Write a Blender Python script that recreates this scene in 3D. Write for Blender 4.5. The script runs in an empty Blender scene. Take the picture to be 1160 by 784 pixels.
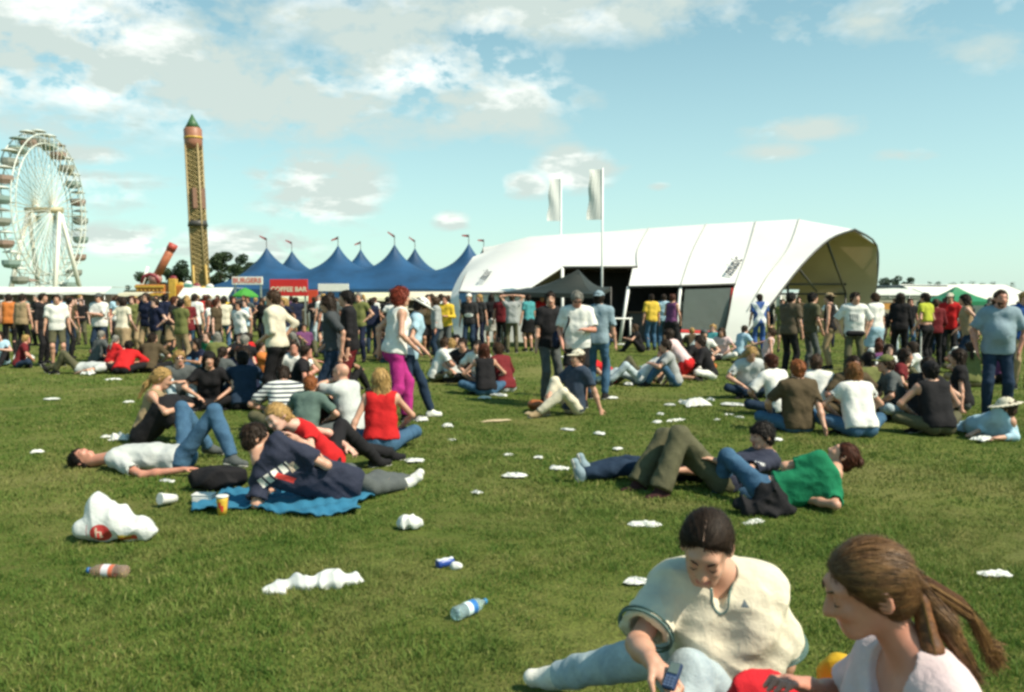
import bpy, bmesh, math, random
import numpy as np
from mathutils import Vector, Matrix
random.seed(11); RNG = np.random.RandomState(5)
scene = bpy.context.scene
COL = scene.collection
R = math.radians

# ------------------------------------------------------------------ camera
CAMH = 1.62; F = 967.0; PITCH = math.atan(55/967.0)
cam_d = bpy.data.cameras.new("camera"); cam = bpy.data.objects.new("camera", cam_d); COL.objects.link(cam)
cam.location = (0, 0, CAMH); cam.rotation_euler = (R(90)-PITCH, 0, 0)
cam_d.sensor_width = 36; cam_d.lens = 36*F/1160; cam_d.clip_start = .05; cam_d.clip_end = 5000
cam_d.dof.use_dof = True; cam_d.dof.focus_distance = 9.0; cam_d.dof.aperture_fstop = 5.6
scene.camera = cam
scene.view_settings.view_transform = 'Standard'; scene.view_settings.look = 'None'
scene.view_settings.exposure = 0.46; scene.view_settings.gamma = 1; scene.view_settings.use_curve_mapping = False
scene.cycles.pixel_filter_type = 'GAUSSIAN'; scene.cycles.filter_width = 3.2
scene.cycles.use_denoising = True; scene.cycles.max_bounces = 6; scene.cycles.transparent_max_bounces = 12
scene.cycles.sample_clamp_indirect = 6

def ray(px, py):
    xc = (px-580)/F; yc = (392-py)/F
    c, s = math.cos(PITCH), math.sin(PITCH)
    return Vector((xc, c+yc*s, -s+yc*c))
def W(px, py, Y):                       # point of the place seen at that pixel, Y metres away
    d = ray(px, py); return Vector((0, 0, CAMH))+d*(Y/d.y)
def G(px, py, z=0.0):                   # point on the ground seen at that pixel
    d = ray(px, py); return Vector((0, 0, CAMH))+d*((z-CAMH)/d.z)

# ------------------------------------------------------------------ sun, sky
SUN = Vector((0.58, -0.30, 0.76)).normalized()
sd = bpy.data.lights.new("sun", 'SUN'); sd.energy = 5.0; sd.angle = R(.53); sd.color = (1, .91, .74)
so = bpy.data.objects.new("sun", sd); COL.objects.link(so)
so.rotation_euler = SUN.to_track_quat('Z', 'Y').to_euler(); so.location = (20, 0, 30)
world = bpy.data.worlds.new("World"); scene.world = world; world.use_nodes = True
nt = world.node_tree; nt.nodes.clear()
def N(t, ty, **kw):
    n = t.nodes.new(ty)
    for k, v in kw.items(): setattr(n, k, v)
    return n
def L(t, a, b): t.links.new(a, b)
def mathn(t, op, a, b=None, c=None, clamp=False):
    n = N(t, 'ShaderNodeMath', operation=op, use_clamp=clamp)
    for i, v in enumerate((a, b, c)):
        if v is None: continue
        if isinstance(v, (int, float)): n.inputs[i].default_value = v
        else: L(t, v, n.inputs[i])
    return n.outputs[0]
def vmath(t, op, a, b=None):
    n = N(t, 'ShaderNodeVectorMath', operation=op)
    for i, v in enumerate((a, b)):
        if v is None: continue
        if isinstance(v, (tuple, list, Vector)): n.inputs[i].default_value = v
        else: L(t, v, n.inputs[i])
    return n
def mixc(t, f, a, b, mode='MIX'):
    n = N(t, 'ShaderNodeMix', data_type='RGBA', blend_type=mode)
    for i, v in ((0, f), (6, a), (7, b)):
        if isinstance(v, (int, float)): n.inputs[i].default_value = v
        elif isinstance(v, (tuple, list)): n.inputs[i].default_value = tuple(v)+((1,) if len(v) == 3 else ())
        else: L(t, v, n.inputs[i])
    return n.outputs[2]
def ramp(t, f, stops):
    n = N(t, 'ShaderNodeValToRGB'); e = n.color_ramp.elements
    while len(e) < len(stops): e.new(.5)
    for el, (p, c) in zip(e, stops):
        el.position = p; el.color = tuple(c)+((1,) if len(c) == 3 else ()) if not isinstance(c, (int, float)) else (c, c, c, 1)
    L(t, f, n.inputs[0]); return n.outputs[0]
def noise(t, vec, scale, detail=4, rough=.55, dist=0.0, col=False):
    n = N(t, 'ShaderNodeTexNoise'); n.inputs['Scale'].default_value = scale
    n.inputs['Detail'].default_value = detail; n.inputs['Roughness'].default_value = rough
    n.inputs['Distortion'].default_value = dist
    if vec is not None: L(t, vec, n.inputs['Vector'])
    return n.outputs[1 if col else 0]

sky = N(nt, 'ShaderNodeTexSky', sky_type='NISHITA'); sky.sun_disc = False
sky.sun_elevation = math.asin(SUN.z); sky.sun_rotation = math.atan2(SUN.x, SUN.y)
sky.air_density = 1.0; sky.dust_density = 0.7; sky.ozone_density = 1.3
tc = N(nt, 'ShaderNodeTexCoord')
D = vmath(nt, 'NORMALIZE', tc.outputs['Generated']).outputs[0]
sep = N(nt, 'ShaderNodeSeparateXYZ'); L(nt, D, sep.inputs[0])
zc = mathn(nt, 'MAXIMUM', sep.outputs[2], 0.0)
# cloud deck: the direction projected on a plane overhead, so far clouds lie flat and small
inv = mathn(nt, 'DIVIDE', 1.0, mathn(nt, 'ADD', zc, 0.16))
cmb = N(nt, 'ShaderNodeCombineXYZ')
L(nt, mathn(nt, 'MULTIPLY', sep.outputs[0], inv), cmb.inputs[0]); L(nt, mathn(nt, 'MULTIPLY', sep.outputs[1], inv), cmb.inputs[1])
L(nt, mathn(nt, 'MULTIPLY', zc, 2.0), cmb.inputs[2])
n1 = noise(nt, cmb.outputs[0], 2.3, 8, .58, .15)
n2 = noise(nt, vmath(nt, 'MULTIPLY', D, (1, 1, 1.7)).outputs[0], 26.0, 6, .6, .2)
# where the clouds of that afternoon stood: (azimuth-ish px, elevation py, half width, half height, weight)
CL = [(60, 55, 200, 64, 1.25), (180, 75, 100, 45, 1.0), (330, 110, 150, 40, 1.05), (480, 85, 130, 55, .95), (560, 110, 90, 40, .9), (560, 20, 300, 28, .75),
      (310, 20, 120, 26, .6), (185, 118, 50, 14, .8), (365, 212, 55, 32, 1.45), (335, 236, 40, 12, 1.1), (150, 274, 55, 14, 1.5), (280, 280, 60, 18, 1.6),
      (100, 175, 32, 9, .9), (125, 205, 55, 10, .75), (130, 225, 35, 14, .6), (295, 198, 16, 7, .8), (652, 190, 36, 18, 1.6), (597, 209, 22, 12, 1.5),
      (512, 250, 16, 9, 1.3), (915, 145, 60, 13, .6), (880, 172, 34, 10, .55), (1030, 175, 26, 9, .6), (1000, 18, 200, 24, .5), (748, 210, 12, 5, .6), (900, 40, 60, 12, .4), (1130, 60, 50, 20, .4)]
acc = None
for (px, py, wx, wy, wt) in CL:
    d = ray(px, py).normalized()
    dv = vmath(nt, 'SUBTRACT', D, tuple(d)).outputs[0]
    sc = vmath(nt, 'MULTIPLY', dv, (F/wx, F/wx, F/wy)).outputs[0]
    l2 = vmath(nt, 'DOT_PRODUCT', sc, sc).outputs[1]
    g = mathn(nt, 'MULTIPLY', mathn(nt, 'EXPONENT', mathn(nt, 'MULTIPLY', l2, -0.9)), wt)
    acc = g if acc is None else mathn(nt, 'MAXIMUM', acc, g)
n3 = noise(nt, vmath(nt, 'MULTIPLY', D, (1, 1, 1.5)).outputs[0], 9.0, 5, .6, .3)
nn = mathn(nt, 'ADD', mathn(nt, 'ADD', mathn(nt, 'MULTIPLY', n1, 1.3), mathn(nt, 'MULTIPLY', n2, 1.5)), mathn(nt, 'MULTIPLY', n3, 2.2))
fld = mathn(nt, 'MULTIPLY', acc, mathn(nt, 'SUBTRACT', nn, 1.92))
fld = mathn(nt, 'ADD', fld, mathn(nt, 'MULTIPLY', mathn(nt, 'MAXIMUM', mathn(nt, 'SUBTRACT', n1, .50), 0.0), .6))
cov = ramp(nt, fld, [(0.12, 0.0), (0.26, .45), (0.50, 1.0)])
thick = ramp(nt, mathn(nt, 'ADD', mathn(nt, 'MULTIPLY', n1, .9), mathn(nt, 'MULTIPLY', n2, .25)), [(0.44, (10.4, 10.4, 9.7)), (0.58, (5.2, 6.0, 5.6))])
hz = ramp(nt, zc, [(0.0, 1.0), (0.28, 0.35), (0.6, 0.0)])
tinted = mixc(nt, 1.0, sky.outputs[0], (0.80, 1.28, 1.06), 'MULTIPLY')
base = mixc(nt, mathn(nt, 'MULTIPLY', hz, .62), tinted, (6.2, 7.5, 7.3))
skyc = mixc(nt, mathn(nt, 'MULTIPLY', cov, .92), base, thick)
bg = N(nt, 'ShaderNodeBackground'); bg.inputs[1].default_value = 0.095
L(nt, skyc, bg.inputs[0]); wo = N(nt, 'ShaderNodeOutputWorld'); L(nt, bg.outputs[0], wo.inputs[0])

# ------------------------------------------------------------------ materials
MATS = {}
def newmat(name):
    m = bpy.data.materials.new(name); m.use_nodes = True; t = m.node_tree
    return m, t, t.nodes['Principled BSDF']
def objcoord(t): return N(t, 'ShaderNodeTexCoord').outputs['Object']
def bump(t, b, h, s, d=.01):
    n = N(t, 'ShaderNodeBump'); n.inputs['Strength'].default_value = s; n.inputs['Distance'].default_value = d
    L(t, h, n.inputs['Height']); L(t, n.outputs[0], b.inputs['Normal'])
def mat(name, color, rough=.6, var=.12, vscale=6.0, bscale=60.0, bstr=.15, metal=0.0, sheen=0.0, trans=0.0):
    key = (name, tuple(color))
    if key in MATS: return MATS[key]
    m, t, b = newmat(name); oc = objcoord(t)
    n = noise(t, oc, vscale, 5, .6)
    c = mixc(t, ramp(t, n, [(.3, 0.0), (.7, 1.0)]), tuple(x*(1-var) for x in color), tuple(min(1, x*(1+var*.7)) for x in color))
    L(t, c, b.inputs['Base Color']); b.inputs['Roughness'].default_value = rough; b.inputs['Metallic'].default_value = metal
    if sheen: b.inputs['Sheen Weight'].default_value = sheen
    if bstr: bump(t, b, noise(t, oc, bscale, 3, .6), bstr)
    if trans:
        o = t.nodes['Material Output']; tr = N(t, 'ShaderNodeBsdfTranslucent'); L(t, c, tr.inputs[0])
        mx = N(t, 'ShaderNodeMixShader'); mx.inputs[0].default_value = trans
        L(t, b.outputs[0], mx.inputs[1]); L(t, tr.outputs[0], mx.inputs[2]); L(t, mx.outputs[0], o.inputs[0])
    MATS[key] = m; return m
def objcolor_mat(name, kind):
    if name in MATS: return MATS[name]
    m, t, b = newmat(name); oi = N(t, 'ShaderNodeObjectInfo').outputs['Color']; oc = objcoord(t)
    if kind == 'cloth':
        n = noise(t, oc, 9, 6, .65); n3 = noise(t, oc, 260, 2, .5)
        c = mixc(t, 1.0, oi, ramp(t, n, [(.3, (.80, .80, .82)), (.7, (1.06, 1.05, 1.02))]), 'MULTIPLY')
        L(t, c, b.inputs['Base Color']); b.inputs['Roughness'].default_value = .85; b.inputs['Specular IOR Level'].default_value = .15
        bump(t, b, mathn(t, 'ADD', noise(t, oc, 24, 4, .6, .6), mathn(t, 'MULTIPLY', n3, .12)), .35, .02)
    elif kind == 'denim':
        n = noise(t, oc, 7, 6, .7); n3 = noise(t, oc, 300, 2, .5)
        c = mixc(t, 1.0, oi, ramp(t, n, [(.3, (.62, .64, .70)), (.7, (1.25, 1.2, 1.15))]), 'MULTIPLY')
        L(t, c, b.inputs['Base Color']); b.inputs['Roughness'].default_value = .9; b.inputs['Specular IOR Level'].default_value = .12
        bump(t, b, mathn(t, 'ADD', noise(t, oc, 20, 4, .6, .5), mathn(t, 'MULTIPLY', n3, .15)), .4, .02)
    elif kind == 'skin':
        n = noise(t, oc, 16, 4, .6)
        c = mixc(t, 1.0, oi, ramp(t, n, [(.3, (.93, .84, .82)), (.7, (1.05, 1.06, 1.06))]), 'MULTIPLY')
        L(t, c, b.inputs['Base Color']); b.inputs['Roughness'].default_value = .5
        b.inputs['Subsurface Weight'].default_value = .12; b.inputs['Subsurface Radius'].default_value = (.02, .008, .004); b.inputs['Subsurface Scale'].default_value = .6
        bump(t, b, noise(t, oc, 220, 2, .5), .08, .002)
    elif kind == 'hair':
        s = vmath(t, 'MULTIPLY', oc, (90, 90, 14)).outputs[0]
        n = noise(t, s, 1.0, 4, .7, .3)
        c = mixc(t, 1.0, oi, ramp(t, n, [(.3, (.5, .48, .46)), (.7, (1.3, 1.3, 1.25))]), 'MULTIPLY')
        L(t, c, b.inputs['Base Color']); b.inputs['Roughness'].default_value = .55; b.inputs['Specular IOR Level'].default_value = .16
        bump(t, b, n, .5, .004)
    MATS[name] = m; return m
CLOTH = objcolor_mat('cotton_cloth', 'cloth'); DENIM = objcolor_mat('denim_cloth', 'denim')
SKIN = objcolor_mat('skin', 'skin'); HAIR = objcolor_mat('hair_strands', 'hair')
LIPS = mat('lips', (.42, .13, .10), .4, .1)
EYEB = mat('eye_dark', (.05, .03, .02), .25, .05)
LEATHER = objcolor_mat('shoe_leather', 'cloth')

# ------------------------------------------------------------------ object helpers
def link(name, me, mats, parent=None):
    o = bpy.data.objects.new(name, me); COL.objects.link(o)
    if parent is not None: o.parent = parent
    for m in (mats if isinstance(mats, (list, tuple)) else [mats]):
        if m is not None and len(me.materials) < (len(mats) if isinstance(mats, (list, tuple)) else 1): me.materials.append(m)
    return o
def tag(o, label=None, cat=None, group=None, kind=None):
    if label: o['label'] = label
    if cat: o['category'] = cat
    if group: o['group'] = group
    if kind: o['kind'] = kind
    return o
def empty(name, loc, label, cat, group=None):
    o = bpy.data.objects.new(name, None); COL.objects.link(o); o.location = loc; o.empty_display_size = .2
    return tag(o, label, cat, group)
def mesh_np(name, V, Q, smooth=True):
    me = bpy.data.meshes.new(name); V = np.asarray(V, np.float32); Q = np.asarray(Q, np.int32)
    me.vertices.add(len(V)); me.vertices.foreach_set('co', V.ravel())
    k = Q.shape[1]; me.loops.add(Q.size); me.loops.foreach_set('vertex_index', Q.ravel())
    me.polygons.add(len(Q)); me.polygons.foreach_set('loop_start', np.arange(0, Q.size, k, dtype=np.int32))
    me.polygons.foreach_set('loop_total', np.full(len(Q), k, np.int32))
    me.polygons.foreach_set('use_smooth', np.full(len(Q), smooth, bool)); me.update(calc_edges=True)
    return me
class MB:
    """collects shapes for ONE mesh"""
    def __init__(s): s.bm = bmesh.new()
    def face(s, pts, mi=0):
        f = s.bm.faces.new([s.bm.verts.new(p) for p in pts]); f.material_index = mi; return s
    def quad_grid(s, rows, mi=0, closed=False):
        vs = [[s.bm.verts.new(p) for p in r] for r in rows]
        for i in range(len(vs)-1):
            n = len(vs[i])
            for j in range(n if closed else n-1):
                try: f = s.bm.faces.new((vs[i][j], vs[i][(j+1) % n], vs[i+1][(j+1) % n], vs[i+1][j])); f.material_index = mi
                except ValueError: pass
        return s
    def box(s, c, d, rot=None, mi=0):
        M = Matrix.Translation(c)
        if rot is not None: M = M @ rot.to_4x4()
        r = bmesh.ops.create_cube(s.bm, size=1, matrix=M @ Matrix.Diagonal((d[0], d[1], d[2], 1)))
        for f in {f for v in r['verts'] for f in v.link_faces}: f.material_index = mi
        return s
    def tube(s, pts, r, n=8, mi=0, cap=True):
        pts = [Vector(p) for p in pts]; rs = r if isinstance(r, (list, tuple)) else [r]*len(pts); rings = []
        up = None
        for i, p in enumerate(pts):
            d = (pts[min(i+1, len(pts)-1)]-pts[max(i-1, 0)]).normalized()
            if up is None: up = Vector((0, 0, 1)) if abs(d.z) < .9 else Vector((1, 0, 0))
            a = d.cross(up).normalized(); b = a.cross(d).normalized(); up = b
            rings.append([s.bm.verts.new(p+(a*math.cos(k*2*math.pi/n)+b*math.sin(k*2*math.pi/n))*rs[i]) for k in range(n)])
        for i in range(len(rings)-1):
            for k in range(n):
                f = s.bm.faces.new((rings[i][k], rings[i][(k+1) % n], rings[i+1][(k+1) % n], rings[i+1][k])); f.material_index = mi; f.smooth = n > 5
        if cap:
            for q in (rings[0], rings[-1][::-1]):
                try: f = s.bm.faces.new(q[::-1]); f.material_index = mi
                except ValueError: pass
        return s
    def ball(s, c, r, sub=2, sc=(1, 1, 1), rot=None, mi=0):
        M = Matrix.Translation(c)
        if rot is not None: M = M @ rot.to_4x4()
        q = bmesh.ops.create_icosphere(s.bm, subdivisions=sub, radius=r, matrix=M @ Matrix.Diagonal((*sc, 1)))
        for f in {f for v in q['verts'] for f in v.link_faces}: f.smooth = True; f.material_index = mi
        return s
    def build(s, name, mats, parent=None, loc=None, bevel=0.0, solid=0.0, jit=0.0):
        if jit:
            for v in s.bm.verts: v.co += Vector([random.gauss(0, jit) for _ in range(3)])
        if loc is not None:
            for v in s.bm.verts: v.co -= Vector(loc)
        bmesh.ops.remove_doubles(s.bm, verts=s.bm.verts, dist=1e-5)
        bmesh.ops.recalc_face_normals(s.bm, faces=s.bm.faces)
        me = bpy.data.meshes.new(name); s.bm.to_mesh(me); s.bm.free()
        o = link(name, me, mats, parent)
        if loc is not None and parent is None: o.location = loc
        if bevel: b = o.modifiers.new('b', 'BEVEL'); b.width = bevel; b.segments = 2; b.limit_method = 'ANGLE'
        if solid: b = o.modifiers.new('s', 'SOLIDIFY'); b.thickness = solid; b.offset = 0
        return o
def text(s, size, mt, parent, M, ext=.002, bold=0.0, name='lettering', ax='CENTER'):
    cu = bpy.data.curves.new(name, 'FONT'); cu.body = s; cu.size = size; cu.extrude = ext; cu.align_x = ax; cu.align_y = 'CENTER'
    cu.offset = bold; cu.resolution_u = 3
    o = bpy.data.objects.new(name, cu); COL.objects.link(o); cu.materials.append(mt)
    dg = bpy.context.evaluated_depsgraph_get(); me = bpy.data.meshes.new_from_object(o.evaluated_get(dg)); bpy.data.objects.remove(o)
    o = bpy.data.objects.new(name, me); COL.objects.link(o)
    if not me.materials: me.materials.append(mt)
    o.parent = parent; o.matrix_local = M; return o
# ------------------------------------------------------------------ smooth bodies: distance fields meshed by surface nets
A3 = lambda v: np.array(v, np.float32)
class Sd:
    def __init__(s, f, lo, hi): s.f = f; s.lo = A3(lo); s.hi = A3(hi)
def cone(a, b, ra, rb):
    a = A3(a); b = A3(b); ab = b-a; L2 = float(ab@ab)+1e-9; r = max(ra, rb)
    def f(P):
        t = np.clip((P-a)@ab/L2, 0, 1); d = P-a-t[:, None]*ab
        return np.sqrt(np.einsum('ij,ij->i', d, d))-(ra+(rb-ra)*t)
    return Sd(f, np.minimum(a, b)-r, np.maximum(a, b)+r)
def ell(c, Fr, rad):
    c = A3(c); Fr = A3(Fr); rad = A3(rad); r = float(rad.max())
    def f(P):
        q = (P-c)@Fr.T; k0 = np.sqrt(((q/rad)**2).sum(1)); k1 = np.sqrt(((q/rad**2)**2).sum(1))+1e-6
        return k0*(k0-1)/k1
    return Sd(f, c-r, c+r)
def smin2(a, b, k):
    h = np.clip(.5+.5*(b-a)/k, 0, 1); return b+(a-b)*h-k*h*(1-h)
def sun_(k, *ss):
    def f(P):
        d = ss[0].f(P)
        for s in ss[1:]: d = smin2(d, s.f(P), k)
        return d
    return Sd(f, np.min([s.lo for s in ss], 0), np.max([s.hi for s in ss], 0))
def union(*ss):
    def f(P):
        d = ss[0].f(P)
        for s in ss[1:]: d = np.minimum(d, s.f(P))
        return d
    return Sd(f, np.min([s.lo for s in ss], 0), np.max([s.hi for s in ss], 0))
def carve(a, b, k=0.0):                 # a without b
    def f(P):
        x = a.f(P); y = -b.f(P)
        return -smin2(-x, -y, k) if k else np.maximum(x, y)
    return Sd(f, a.lo, a.hi)
def cut(a, p, n):                       # keep the side the normal points away from
    p = A3(p); n = A3(n); n = n/np.linalg.norm(n)
    return Sd(lambda P: np.maximum(a.f(P), (P-p)@n), a.lo, a.hi)
def scut(a, p, n, k, wob=0.0):          # soft cut, thinning towards the edge
    p = A3(p); n = A3(n); n = n/np.linalg.norm(n)
    def f(P):
        pl = (P-p)@n
        if wob: pl = pl+wob*(np.sin(P@A3((91, 37, 53)))+np.sin(P@A3((-47, 113, 29))+1.7)+.6*np.sin(P@A3((210, -170, 140))))
        return -smin2(-a.f(P), -pl, k)
    return Sd(f, a.lo, a.hi)
def grow(a, t): return Sd(lambda P: a.f(P)-t, a.lo-t, a.hi+t)
def fold(a, amp, freq, seed=0):
    rs = np.random.RandomState(seed); K = rs.normal(size=(5, 3)); K /= np.linalg.norm(K, axis=1)[:, None]; K *= (freq*rs.uniform(.6, 1.7, 5))[:, None]
    M = rs.normal(size=(5, 3))*freq*.35; ph = rs.uniform(0, 6.28, (5, 2))
    K = K.astype(np.float32); M = M.astype(np.float32)
    def f(P):
        w = np.zeros(len(P), np.float32)
        for i in range(5):
            w += 1-2*np.abs(np.sin(.5*(P@K[i]+ph[i, 0]+2.2*np.sin(P@M[i]+ph[i, 1]))))
        return a.f(P)-amp*w/3
    return Sd(f, a.lo-amp, a.hi+amp)
def mesher(sd, h):
    lo = sd.lo-2.5*h; hi = sd.hi+2.5*h; B = 5
    nb = np.ceil((hi-lo)/(h*B)).astype(int)+1; n = nb*B+1
    cx = [lo[i]+(np.arange(nb[i])+.5)*B*h for i in range(3)]
    C = np.stack(np.meshgrid(*cx, indexing='ij'), -1).reshape(-1, 3).astype(np.float32)
    dc = sd.f(C); V = np.repeat(np.repeat(np.repeat(np.where(dc < 0, -1, 1).reshape(nb), B, 0), B, 1), B, 2).astype(np.float32)
    V = np.pad(V, ((0, 1),)*3, mode='edge')
    keep = np.nonzero(np.abs(dc) < B*h*.87*1.35+h)[0]
    if len(keep) == 0: return None
    o = np.arange(B+1); oo = np.stack(np.meshgrid(o, o, o, indexing='ij'), -1).reshape(-1, 3)
    ijk = np.stack(np.unravel_index(keep, nb), -1)*B
    g = (ijk[:, None, :]+oo[None]).reshape(-1, 3)
    flat = np.unique((g[:, 0]*n[1]+g[:, 1])*n[2]+g[:, 2])
    gi = np.stack((flat//(n[1]*n[2]), flat//n[2] % n[1], flat % n[2]), -1)
    P = (gi*h+lo).astype(np.float32); vals = np.empty(len(P), np.float32)
    for i in range(0, len(P), 200000): vals[i:i+200000] = sd.f(P[i:i+200000])
    V.ravel()[flat] = vals
    S = V < 0; s8 = [S[a:n[0]-1+a, b:n[1]-1+b, c:n[2]-1+c] for a in (0, 1) for b in (0, 1) for c in (0, 1)]
    tot = sum(x.astype(np.int8) for x in s8); act = (tot > 0) & (tot < 8)
    ci = np.nonzero(act.ravel())[0]
    if len(ci) == 0: return None
    m = n-1; cc = np.stack(np.unravel_index(ci, m), -1)
    idm = np.full(m.prod(), -1, np.int32); idm[ci] = np.arange(len(ci)); idm = idm.reshape(m)
    acc = np.zeros((len(ci), 3), np.float32); cnt = np.zeros(len(ci), np.float32)
    for ax in range(3):
        b1, b2 = [q for q in range(3) if q != ax]
        for u in (0, 1):
            for v in (0, 1):
                p0 = np.zeros(3, int); p0[b1] = u; p0[b2] = v; p1 = p0.copy(); p1[ax] = 1
                a = V[tuple((cc+p0).T)]; b = V[tuple((cc+p1).T)]; x = (a < 0) != (b < 0)
                t = np.where(x, a/(a-b+1e-12), 0); t = np.clip(t, .0, 1.)
                pt = np.tile(p0.astype(np.float32), (len(ci), 1)); pt[:, ax] = t
                acc[x] += pt[x]; cnt[x] += 1
    verts = (cc+acc/cnt[:, None])*h+lo
    quads = []
    for ax in range(3):
        b1, b2 = [(1, 2), (2, 0), (0, 1)][ax]
        sl0 = [slice(1, m[0]), slice(1, m[1]), slice(1, m[2])]; sl0[ax] = slice(0, m[ax]); sl1 = list(sl0); sl1[ax] = slice(1, m[ax]+1)
        a = S[tuple(sl0)]; b = S[tuple(sl1)]; x = np.nonzero(a != b); e = np.stack(x, -1); sg = a[x]
        off = np.ones(3, int); off[ax] = 0; e = e+off
        d1 = np.zeros(3, int); d1[b1] = 1; d2 = np.zeros(3, int); d2[b2] = 1
        q = np.stack([idm[tuple((e-d1-d2).T)], idm[tuple((e-d2).T)], idm[tuple(e.T)], idm[tuple((e-d1).T)]], -1)
        q[~sg] = q[~sg][:, ::-1]; quads.append(q)
    Q = np.concatenate(quads); Q = Q[(Q >= 0).all(1)]
    return verts, Q
def nrm(v):
    v = Vector(v); return v.normalized() if v.length > 1e-9 else Vector((0, 0, 1))
def ik(a, t, l1, l2, pole):
    a = Vector(a); t = Vector(t); d = t-a; L_ = d.length; mx = (l1+l2)*.998
    if L_ > mx: t = a+d*(mx/L_); d = t-a; L_ = mx
    L_ = max(L_, abs(l1-l2)+.01); x = (l1*l1-l2*l2+L_*L_)/(2*L_); h = math.sqrt(max(0, l1*l1-x*x))
    u = d.normalized(); p = Vector(pole); p = p-u*p.dot(u); p = nrm(p)
    return a+u*x+p*h, t

SKINS = dict(pale=(.56, .34, .26), fair=(.52, .29, .20), tan=(.42, .22, .14), red=(.50, .23, .16))
HAIRS = dict(black=(.012, .009, .008), dark=(.026, .016, .011), brown=(.055, .031, .018), auburn=(.15, .045, .018), blond=(.42, .26, .10), ginger=(.26, .085, .03), grey=(.22, .21, .19), dyed=(.20, .035, .02))

def person(base, J, look, label, group=None, det=1, h=None, name='person', coll=None):
    """J holds joints in world space: pel chest up/fwd of trunk, head, hface, hup, elb[2] wri[2] kne[2] ank[2] ; index 0 = the person's left"""
    S = look.get('S', 1.0); bk = look.get('bulk', 1.0); fem = look.get('fem', False)
    h = h or {0: .024, 1: max(.0065, min(.021, .0015*Vector(base).length)), 2: .0062}[det]
    root = empty(name, base, label, 'person', group)
    off = Vector(base)
    g = {k: ([Vector(x)-off for x in v] if isinstance(v, (list, tuple)) and not isinstance(v[0], (int, float)) else Vector(v)) for k, v in J.items() if k not in ('hface', 'hup', 'fwd', 'rt', 'handdir', 'prt', 'toe')}
    for k in ('pel', 'chest', 'head', 'neck'): g[k] = Vector(J[k])-off
    rt = nrm(J['rt']); prt = nrm(J.get('prt', rt)); up = nrm(g['chest']-g['pel']); fwd = nrm(up.cross(rt)); pf = nrm(up.cross(prt)); hf = nrm(J['hface']); hu = Vector(J['hup']); hu = nrm(hu-hf*hu.dot(hf)); hr = nrm(hf.cross(hu))
    pel, ch, nk, hd = g['pel'], g['chest'], g['neck'], g['head']
    sho = g['sho']; hip = g['hip']; elb, wri, kne, ank = g['elb'], g['wri'], g['kne'], g['ank']
    toe = [nrm(t) for t in J['toe']]
    def at(o, r=0, f=0, u=0): return o+rt*r*S+fwd*f*S+up*u*S
    # trunk
    cw = .076 if fem else .086
    def trunk(t, wa=1.0):
        a = []
        mid = ch.lerp(pel, .52)
        for s in (-1, 1):
            a.append(cone(at(ch, s*cw*bk, .0, -.03), at(mid, s*.062*bk, .01), (.098 if fem else .112)*S*bk+t, (.088 if fem else .102)*S*bk*wa+t))
            a.append(cone(at(mid, s*.062*bk, .01), pel+prt*s*.07*S*bk+up*.02*S, (.088 if fem else .102)*S*bk*wa+t, .108*S*bk+t))
        if look.get('belly'): a.append(ell(at(mid, 0, .06), [rt, fwd, up], [(.15*S+t)*bk, (.13*S+t)*look['belly'], .17*S+t]))
        if fem:
            for s in (-1, 1): a.append(ell(at(ch, s*.072*bk, .085*bk, -.10), [rt, fwd, up], [.062*bk*S+t, .058*bk*S+t, .062*bk*S+t]))
        a.append(cone(sho[0], sho[1], .052*S+t, .052*S+t))
        return a
    T = sun_(.055, *trunk(0))
    trap = [cone(nk+up*.02*S, sho[i].lerp(nk, .25), .045*S, .042*S) for i in (0, 1)]
    neck = cone(nk-up*.03*S, hd-hu*.055*S-hf*.02*S, (.05 if fem else .06)*S*max(1, bk*.92), (.046 if fem else .054)*S)
    def hp(r=0, f=0, u=0): return hd+hr*r*S+hf*f*S+hu*u*S
    HF = [hr, hf, hu]; jw = look.get('jaw', 1.0)
    head = sun_(.03, ell(hp(0, -.012, .028), HF, [.074*S, .094*S, .084*S]), ell(hp(0, .028, -.045), HF, [.053*S*jw, .058*S, .062*S]), cone(hp(-.018, .066, -.082), hp(.018, .066, -.082), .018*S, .018*S))
    if det >= 1:
        head = sun_(.022, head, cone(hp(-.03, .072, -.018), hp(.03, .072, -.018), .022*S, .022*S), cone(hp(-.035, .074, .036), hp(.035, .074, .036), .013*S, .013*S))
        head = carve(head, union(*[ell(hp(s*.031, .098, .012), HF, [.017*S, .013*S, .012*S]) for s in (-1, 1)]), .014)
        head = sun_(.010, head, *[ell(hp(s*.031, .078, .011), HF, [.014*S, .0115*S, .0115*S]) for s in (-1, 1)])
        head = sun_(.012, head, cone(hp(0, .088, .022), hp(0, .107, -.022), .0065*S, .0125*S), cone(hp(-.013, .094, -.026), hp(.013, .094, -.026), .0085*S, .0085*S))
        head = sun_(.008, head, cone(hp(-.018, .082, -.052), hp(.018, .082, -.052), .0075*S, .0075*S), cone(hp(-.015, .081, -.062), hp(.015, .081, -.062), .008*S, .008*S))
        head = carve(head, cone(hp(-.021, .096, -.057), hp(.021, .096, -.057), .0045*S, .0045*S), .006)
        ear = [carve(ell(hp(s*.078, -.012, -.004), [nrm(hr+hf*.35*s), hf, hu], [.010*S, .019*S, .032*S]), ell(hp(s*.090, -.008, -.002), HF, [.008*S, .011*S, .020*S]), .006) for s in (-1, 1)]
        head = sun_(.008, head, *ear)
    body = sun_(.035, T, neck, *trap); body = sun_(.02, body, head)
    ab = look.get('arm', 1.0)*(.5+.5*bk)*(.86 if fem else 1)
    arms = []
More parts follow.
